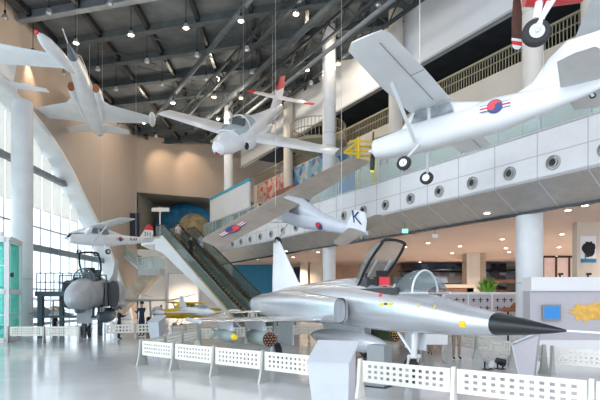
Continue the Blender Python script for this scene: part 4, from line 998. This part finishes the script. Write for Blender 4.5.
struct(MB().add([(-13.2, 39.9, 6.4), (-11.0, 38.6, 6.4), (-8.6, 40.2, 6.4), (-7.6, 51, 6.4), (-14.0, 49, 6.4), (-13.2, 39.9, 7.0), (-11.0, 38.6, 7.0), (-8.6, 40.2, 7.0), (-7.6, 51, 7.0), (-14.0, 49, 7.0)], [(4,3,2,1,0),(5,6,7,8,9),(0,1,6,5),(1,2,7,6),(2,3,8,7),(3,4,9,8),(4,0,5,9)]).build('floor_bridge', 'white', smooth=False))
t = thing('hanging_sign', 'white T-shaped pole sign in front of the blue dome', 'sign', at(160, 222, 44))
MB().cyl((0, 0, -2.2), (0, 0, 1.35), .07, n=10).build('pole', 'white', t); MB().box((-.75, -.08, .95), (.85, .08, 1.3)).build('sign_box', 'white', t, smooth=False)
t = thing('advertising_banner', 'dark tall banner by the left wall beyond the small white aircraft', 'banner', at(135, 222, 45.8))
MB().box((-.45, 0, -1.35), (.35, .05, .85)).build('banner_face', 'cnavy', t, smooth=False); MB().box((-.5, -.02, -1.4), (-.44, .07, .9)).box((.35, -.02, -1.4), (.41, .07, .9)).build('banner_frame', 'woodd', t, smooth=False)
# doors in the white lower wall
for k, (u0, u1) in enumerate(((169, 198),)):
    a = at(u0, 300, 50.); b = at(u1, 300, 51.5)
    d = thing('door_1', None, None, (a.x, a.y, 0)); d['kind'] = 'structure'
    MB().box((0, 0, 0), (3.0, .1, 4.6)).build('door_leaf', 'white', d, smooth=False)
    MB().box((-.1, -.04, 0), (0, .12, 4.7)).box((3.0, -.04, 0), (3.1, .12, 4.7)).box((0, -.04, 4.6), (3., .12, 4.7)).build('door_frame', 'frame', d, smooth=False)

# ------------------------------------------------------------------ balcony deck contents
def on_wall(s, z, w, h, name, m, label, cat, wall=-2.98, th=.06):
    o = inB(MB().box((s-w/2, wall, z-h/2), (s+w/2, wall+th, z+h/2)), name, m, smooth=False); return tag(o, label, cat)
on_wall(16.2, 11.3, 3.6, 2.1, 'mural_panel', 'mural_blue', 'blue patchwork mural panel on the upper beige wall right of the tall column', 'mural')
on_wall(20.6, 11.4, 4.6, 2.2, 'mural_panel', 'mural_blue', 'blue patchwork mural panel on the upper beige wall left of the tall column', 'mural')
on_wall(26.6, 11.6, 5.0, 1.8, 'mural_panel', 'mural_red', 'red and pink floral mural on the beige wall at the far end', 'mural')
on_wall(6.1, 11.4, 1.6, .7, 'mural_panel', 'orange', 'orange mural strip on the beige wall above the roundel of the large aircraft', 'mural')
on_wall(11.6, 10.9, 2.6, 1.4, 'mural_panel', 'mural_red', 'red and beige mural behind the nose of the large aircraft', 'mural')
# yellow climbing frame with a blue cube
def climbing():
    c = at(366, 160, 25.5); t = thing('climbing_frame', 'bright yellow tubular climbing frame on the balcony by the large aircraft propeller', 'climbing frame', (c.x, c.y, 7.26))
    H = 3.1
    for x, y in ((-.45, -.45), (.45, -.45), (.45, .45), (-.45, .45)): MB().cyl((x, y, 0), (x, y, H), .08, n=10).build('upright', 'yellow', t)
    mb = MB()
    for z in (1.9, 2.4, 2.9):
        for a, b in (((-.9, -.45), (.45, -.45)), ((.45, -.45), (.45, .45)), ((-.45, .45), (.45, .45)), ((-.45, -.45), (-.45, .45))): mb.cyl((*a, z), (*b, z), .055, n=8)
    mb.cyl((-.45, -.45, 2.9), (-1.2, -.45, 2.3), .07, n=8).cyl((-1.2, -.45, 2.3), (-.45, -.45, 2.2), .07, n=8); mb.build('rung', 'yellow', t)
    t2 = thing('play_box', 'blue play box on the balcony left of the yellow climbing frame', 'play box', B(10.9, .3, 7.27), (0, 0, BA))
    MB().box((-.5, -.5, 0), (.45, .45, 1.9)).build('box_body', 'navyblue', t2, smooth=False); MB().box((-.55, -.55, 1.9), (.5, .5, 1.98)).build('lid', 'cyan', t2, smooth=False)
M['navyblue'] = mat('strong_blue_paint', (.03, .10, .45), .5)
climbing()
# cyan-edged white parapet at the far left end of the balcony, with a kiosk
o = inB(MB().box((21.2, 1.5, 8.6), (29.2, 1.65, 10.6)), 'parapet_screen', 'white', smooth=False)
t = thing('parapet_screen', 'white screen panel with cyan top edge at the far end of the balcony', 'screen panel', (0, 0, 0)); o.parent = t; o.name = 'panel'
inB(MB().box((21.1, 1.45, 10.6), (29.3, 1.7, 10.8)), 'top_edge', 'cyan', t, smooth=False); inB(MB().box((21.4, 1.5, 7.25), (21.5, 1.65, 8.6)).box((28.9, 1.5, 7.25), (29.0, 1.65, 8.6)), 'leg', 'frame', t, smooth=False)
c = B(17.5, 0.2, 7.25); t = thing('kiosk', 'beige kiosk with orange roof on the balcony behind the taupe wing', 'kiosk', c, (0, 0, BA))
MB().box((-1.6, -.5, 0), (1.6, .5, 1.7)).build('counter', 'beige_light', t, smooth=False); MB().poly([(-1.7, -.6, 1.7), (1.7, -.6, 1.7), (1.2, -.6, 2.2), (-1.2, -.6, 2.2)], (0, 1, 0), 1.2).build('roof', 'wood', t, smooth=False)

# ------------------------------------------------------------------ ground floor under the balcony
def gthing(name, label, cat, u, D, z=0, yaw=0): p = at(u, 300, D); return thing(name, label, cat, (p.x, p.y, z), (0, 0, yaw))
# downlights
dl0 = None
for (u, v) in [(427,230),(452,253),(460,246),(487,213),(502,239),(506,248),(509,252),(568,210),(562,234),(559,247),(556,256),(428,243),(405,247),(293,257),(257,259),(286,251),(318,252),(392,240),(420,262),(585,205)]:
    D = (5.08-EYE)*F/(HZ-v); p = at(u, v, D)
    if dl0 is None:
        o = dl0 = thing('downlight', None, 'downlight'); MB().cyl((0, 0, -.03), (0, 0, .02), .13, n=16).build('rim', 'white', o); MB().cyl((0, 0, -.035), (0, 0, -.029), .10, n=16).build('lens', 'dl', o)
    else: o = copy_tree(dl0)
    o.location = (p.x, p.y, 5.09); tag(o, 'small round downlight glowing in the pinkish ceiling under the balcony', 'downlight', 'downlights under the balcony')
for (x, y, e) in ((9, 24, 420), (14, 27, 420), (12, 36, 420), (5, 33, 420), (0, 40, 420), (-3, 45, 350), (14, 19, 300), (19, 30, 500), (12, 40, 400), (-12, 47, 900), (-5, 47.5, 700), (11, 30, 700), (20, 31, 900), (13, 38.5, 900), (16, 15, 300)):
    L = bpy.data.lights.new('downlight_and_fill_spot', 'SPOT'); L.energy = e*1.6; L.color = (1, .80, .62); L.spot_size = 2.4; L.spot_blend = .9; L.shadow_soft_size = .25  # ceiling downlights, plus added spots brightening cafe, pillar, pink panes and back wall
    lo = bpy.data.objects.new('downlight_and_fill_spot', L); C.objects.link(lo); lo.location = (x, y, 5.0)
# square pillar
t = gthing('square_pillar', 'square pillar with pale front and tan side beneath the balcony, behind the poster partition', 'pillar', 467, 33)
MB().box((0, 0, 0), (.9, .06, 5.1)).build('front_face', 'col2', t, smooth=False); MB().box((.9, 0, 0), (1.1, 1.0, 5.1)).box((0, .06, 0), (.9, 1, 5.1)).build('core', 'tan_side', t, smooth=False) if 'tan_side' in M else MB().box((.0, .06, 0), (.9, 1, 5.1)).box((.9, 0, 0), (1.3, 1, 5.1)).build('core', 'tan_stair', t, smooth=False)
# cafe
t = gthing('cafe_counter', 'dark cafe serving area with a bluish glowing canopy far behind the cockpit', 'cafe', 405, 41)
MB().box((0, 1.5, 0), (9.3, 1.8, 5.1)).build('back_wall', 'cafe', t, smooth=False)
MB().box((-.2, -.5, 3.3), (9.3, .2, 4.2)).build('canopy_band', 'cafe', t, smooth=False)
MB().box((-.3, -.8, 4.35), (9.5, 1.5, 4.45)).build('canopy_top', 'black', t, smooth=False)
MB().box((0, -1, 0), (9.3, -.6, 2.6)).build('counter_front', 'woodd', t, smooth=False)
MB().box((0, -1.1, 2.6), (9.3, -.5, 2.7)).build('counter_top', 'wood', t, smooth=False)
for k, u in enumerate((449, 456, 463)):
    o = gthing('cafe_chair', 'brown wooden chair at the cafe under the balcony', 'chair', u, 30); o['group'] = 'brown cafe chairs'
    MB().box((-.25, -.25, .42), (.25, .25, .48)).build('seat', 'wood', o, smooth=False); MB().box((-.25, .2, .48), (.25, .26, 1.25)).build('backrest', 'wood', o, smooth=False)
    for a in (-.2, .2):
        for b in (-.2, .2): MB().box((a-.025, b-.025, 0), (a+.025, b+.025, .42)).build('leg', 'wood', o, smooth=False)
t = gthing('booth_seat', 'brown booth bench with raised backs left of the square pillar', 'bench', 446, 33)
MB().box((0, 0, 0), (1.9, .7, 2.7)).build('bench_body', 'wood', t, smooth=False); MB().box((-.1, -.1, 2.7), (2.0, .8, 2.95)).build('top_rail', 'beige_light', t, smooth=False)
t = gthing('booth_seat', 'dark brown booth right of the square pillar behind the green plant', 'bench', 483, 34)
MB().box((0, 0, 0), (2.3, .7, 2.5)).build('bench_body', 'woodd', t, smooth=False); MB().box((-.1, -.1, 3.1), (2.3, .8, 3.3)).box((0, .5, 2.5), (.1, .7, 3.1)).build('top_rail', 'wood', t, smooth=False)
# plant
t = gthing('potted_plant', 'bright green leafy plant beyond the poster partition', 'plant', 488, 27)
MB().cyl((0, 0, 0), (0, 0, 1.9), .3, .38, n=16).build('pot', 'ped', t)
mb = MB()
for k in range(150):
    a = random.uniform(0, 2*PI); b = random.uniform(.05, 1.); L_ = random.uniform(.5, 1.35); base = Vector((0, 0, 1.85+random.uniform(0, .3))); d = Vector((math.cos(a)*b*.65, math.sin(a)*b*.65, 1.25-b*.6)).normalized()
    c = base+d*L_; sd = d.cross((0, 0, 1)).normalized()*.06; m_ = base+d*L_*.6; mb.add([base+d*L_*.3, m_+sd*1.3, c+Vector((0, 0, -.08)), m_-sd*1.3], [(0, 1, 2, 3)])
o = mb.build('foliage', 'plant', t, smooth=False); 
# poster partition
t = gthing('poster_partition', 'white partition showing rows of small dark aircraft silhouettes behind the nose', 'partition', 443, 21.2)
MB().box((0, 0, 0), (3.35, .15, 2.22)).build('board', 'white', t, smooth=False)
for x0 in (.1, 1.15, 2.2):
    pn = MB().box((x0, -.02, .95), (x0+.98, 0, 2.12)).build('poster', 'greyw', t, smooth=False)
    mb = MB()
    for i in range(3):
        for j in range(3):
            cx, cz = x0+.2+.3*i, 1.15+.36*j; sz = .11 if (i+j) % 2 else .08
            mb.box((cx-.018, -.03, cz-sz), (cx+.018, -.02, cz+sz)).box((cx-sz, -.03, cz-.01), (cx+sz, -.02, cz+.03)).box((cx-.045, -.03, cz-sz), (cx+.045, -.02, cz-sz+.025))
    mb.build('aircraft_silhouettes', 'cblack', pn, smooth=False)
o = gthing('toy_aircraft', 'small dark red and black model on a stand at the partition foot', 'model', 508, 20.6)
MB().cyl((0, 0, 0), (0, 0, 1.35), .04).cyl((0, 0, 0), (0, 0, .04), .2, n=16).build('stand', 'cblack', o); MB().loft([(-.4, 0, 1.45, .03, .03), (-.1, 0, 1.45, .1, .1), (.3, 0, 1.45, .08, .08), (.45, 0, 1.45, .02, .02)], 12).wing([(.1, -.12, -.4, 1.45), (.1, -.12, .4, 1.45)], [.03, .03]).ball((.3, 0, 1.62), .14, 10, 8).build('model_body', 'canvas', o)
# lilac partition with screen and yellow map
t = gthing('exhibit_partition', 'lilac-grey exhibit partition with a white ledge right of the thick column', 'partition', 530, 15.8)
MB().box((.0, 0, 0), (4.2, .5, 2.17)).build('wall_body', 'greyw', t, smooth=False)
MB().box((.0, -.1, 2.17), (4.2, .6, 2.62)).build('ledge', 'white', t, smooth=False)
MB().box((0, -.03, 0), (4.2, 0, .55)).build('plinth', 'white', t, smooth=False)
q = random.Random(3); c0 = at(592, 312, 15.75)-t.location
pts = [(c0.x+.62*math.cos(a)*q.uniform(.55, 1.15)*(1.2), -.012, c0.z+.33*math.sin(a)*q.uniform(.6, 1.1)) for a in [2*PI*i/40 for i in range(40)]]
MB().poly(pts, (0, -1, 0), .008).build('map_graphic', mat('yellow_map_print', (.85, .5, .1), .5, noise=.25, nscale=6), t, smooth=False)
t2 = thing('display_screen', 'blue glowing display screen in a grey frame on the lilac-grey partition', 'screen', at(552, 312.5, 15.7))
MB().box((-.3, 0, -.26), (.3, .06, .26)).build('screen_frame', 'ped', t2, smooth=False); MB().box((-.25, -.01, -.2), (.25, 0, .2)).build('screen_face', 'screen', t2, smooth=False)
for k, u in enumerate((560, 588)):
    o = gthing('ledge_spotlight', 'tiny black spotlight on the white partition ledge, ' + ('left of the two' if k == 0 else 'right of the two'), 'spotlight', u, 15.75, 2.62)
    MB().cyl((0, 0, 0), (0, 0, .08), .03).cyl((-.06, 0, .1), (.08, -.05, .1), .04, n=10).build('lamp_body', 'black', o)
# pillar with poster
t = gthing('square_pillar', 'white square pillar carrying a black and blue poster at the right edge', 'pillar', 577, 19.9)
MB().box((0, 0, 0), (1.35, .35, 5.1)).build('shaft', 'beige_light', t, smooth=False)
ps = MB().box((.13, -.03, 3.42), (.78, 0, 4.52)).build('poster', 'white', t, smooth=False)
q = random.Random(5); pts = [(.46+.29*math.cos(a)*q.uniform(.75, 1.08), -.04, 4.0+.36*math.sin(a)*q.uniform(.7, 1.05)) for a in [2*PI*i/22 for i in range(22)]]
MB().poly(pts, (0, -1, 0), .004).build('poster_figure', 'cblack', ps, smooth=False); MB().box((.13, -.038, 3.42), (.78, -.03, 3.58)).box((.3, -.045, 3.58), (.36, -.03, 3.75)).build('poster_band', 'bluew', ps, smooth=False)
# pink panelled windows
t = gthing('window_2', None, None, 543, 35); t['kind'] = 'structure'
MB().box((0, 0, 3.3), (2.9, .05, 5.0)).build('pane', 'pinkpane', t, smooth=False)
mb = MB()
for x in (0, .95, 1.9, 2.85): mb.box((x-.06, -.06, 3.2), (x+.06, .08, 5.05))
mb.box((0, -.06, 3.15), (2.9, .08, 3.3)).box((0, -.06, 4.95), (2.9, .08, 5.1)); mb.build('window_frame', 'woodd', t, smooth=False)
# rear walls of the ground floor
struct(MB().box((-1.2, 44.5, 0), (9.6, 44.8, 5.1)).build('wall_ground_back', mat('warm_tan_wall', (.60, .40, .29), .7, noise=.2, nscale=.4), smooth=False))
struct(MB().box((18.0, 35.2, 0), (30, 35.5, 5.1)).build('wall_ground_right', 'beige_light', smooth=False))
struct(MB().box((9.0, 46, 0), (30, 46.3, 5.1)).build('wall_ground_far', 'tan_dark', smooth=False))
struct(MB().box((-6.2, 44.0, 0), (-1.2, 44.3, 5.1)).build('wall_blue', 'bluew', smooth=False))
for u, w, lab in ((304, .65, 'slim pale square pillar between the silver fin and the lower white column'), (316, 1.0, 'pale square pillar lit from beside, left of the lower white column')):
    t = gthing('square_pillar', lab, 'pillar', u, 41); MB().box((-w/2, 0, 0), (w/2, .6, 5.1)).build('shaft', 'beige_light', t, smooth=False); MB().box((-w/2-.03, -.03, 0), (w/2+.03, .63, .12)).build('skirting', 'white', t, smooth=False)
t = gthing('wall_banner', 'dark blue narrow banner hanging beside the silver tail fin', 'banner', 297, 42, 3.3); MB().box((-.3, 0, 0), (.3, .04, 1.5)).build('cloth', 'cnavy', t, smooth=False); MB().cyl((-.34, .02, 1.5), (.34, .02, 1.5), .03).build('rod', 'hub', t)
for (u, v, m_, lab) in ((405, 231, 'greenexit', 'small green exit sign hanging from the edge of the balcony ceiling'), (435, 236, 'white', 'small white hanging sign right of the green exit sign')):
    D = (4.75-EYE)*F/(HZ-v)
    t = thing('hanging_sign', lab, 'sign', at(u, v, D), sc=.6); MB().box((-.2, -.04, -.14), (.2, .04, .14)).build('sign_box', m_, t, smooth=False); MB().cyl((0, 0, .14), (0, 0, .58), .02, n=6).build('stem', 'black', t)

# ------------------------------------------------------------------ light, camera
w = bpy.data.worlds.new('sky'); bpy.context.scene.world = w; w.use_nodes = True
N, L = w.node_tree.nodes, w.node_tree.links; bg = N['Background']
tc = N.new('ShaderNodeTexCoord'); sp = N.new('ShaderNodeSeparateXYZ'); rp_ = N.new('ShaderNodeValToRGB')
L.new(tc.outputs['Generated'], sp.inputs[0]); L.new(sp.outputs['Z'], rp_.inputs['Fac'])
rp_.color_ramp.elements[0].color = (.80, .88, 1., 1); rp_.color_ramp.elements[1].color = (.93, .96, 1., 1)
L.new(rp_.outputs['Color'], bg.inputs['Color'])
mrw = N.new('ShaderNodeMapRange'); mrw.inputs['From Min'].default_value = .1; mrw.inputs['From Max'].default_value = -.9; mrw.inputs['To Min'].default_value = 1.25; mrw.inputs['To Max'].default_value = 3.0
L.new(sp.outputs['X'], mrw.inputs['Value']); L.new(mrw.outputs[0], bg.inputs['Strength'])   # sky strength raised towards the left, added to brighten the hall
cam = bpy.data.cameras.new('camera'); co = bpy.data.objects.new('camera', cam); C.objects.link(co)
co.location = (0, 0, EYE); co.rotation_euler = (PI/2, 0, 0)
cam.sensor_width = 36; cam.lens = 36*F/600; cam.shift_y = 100/600; cam.clip_end = 300
sc = bpy.context.scene; sc.camera = co
sc.view_settings.view_transform = 'Standard'; sc.view_settings.look = 'None'; sc.view_settings.gamma = 1; sc.view_settings.use_curve_mapping = False
sc.view_settings.exposure = 0.46
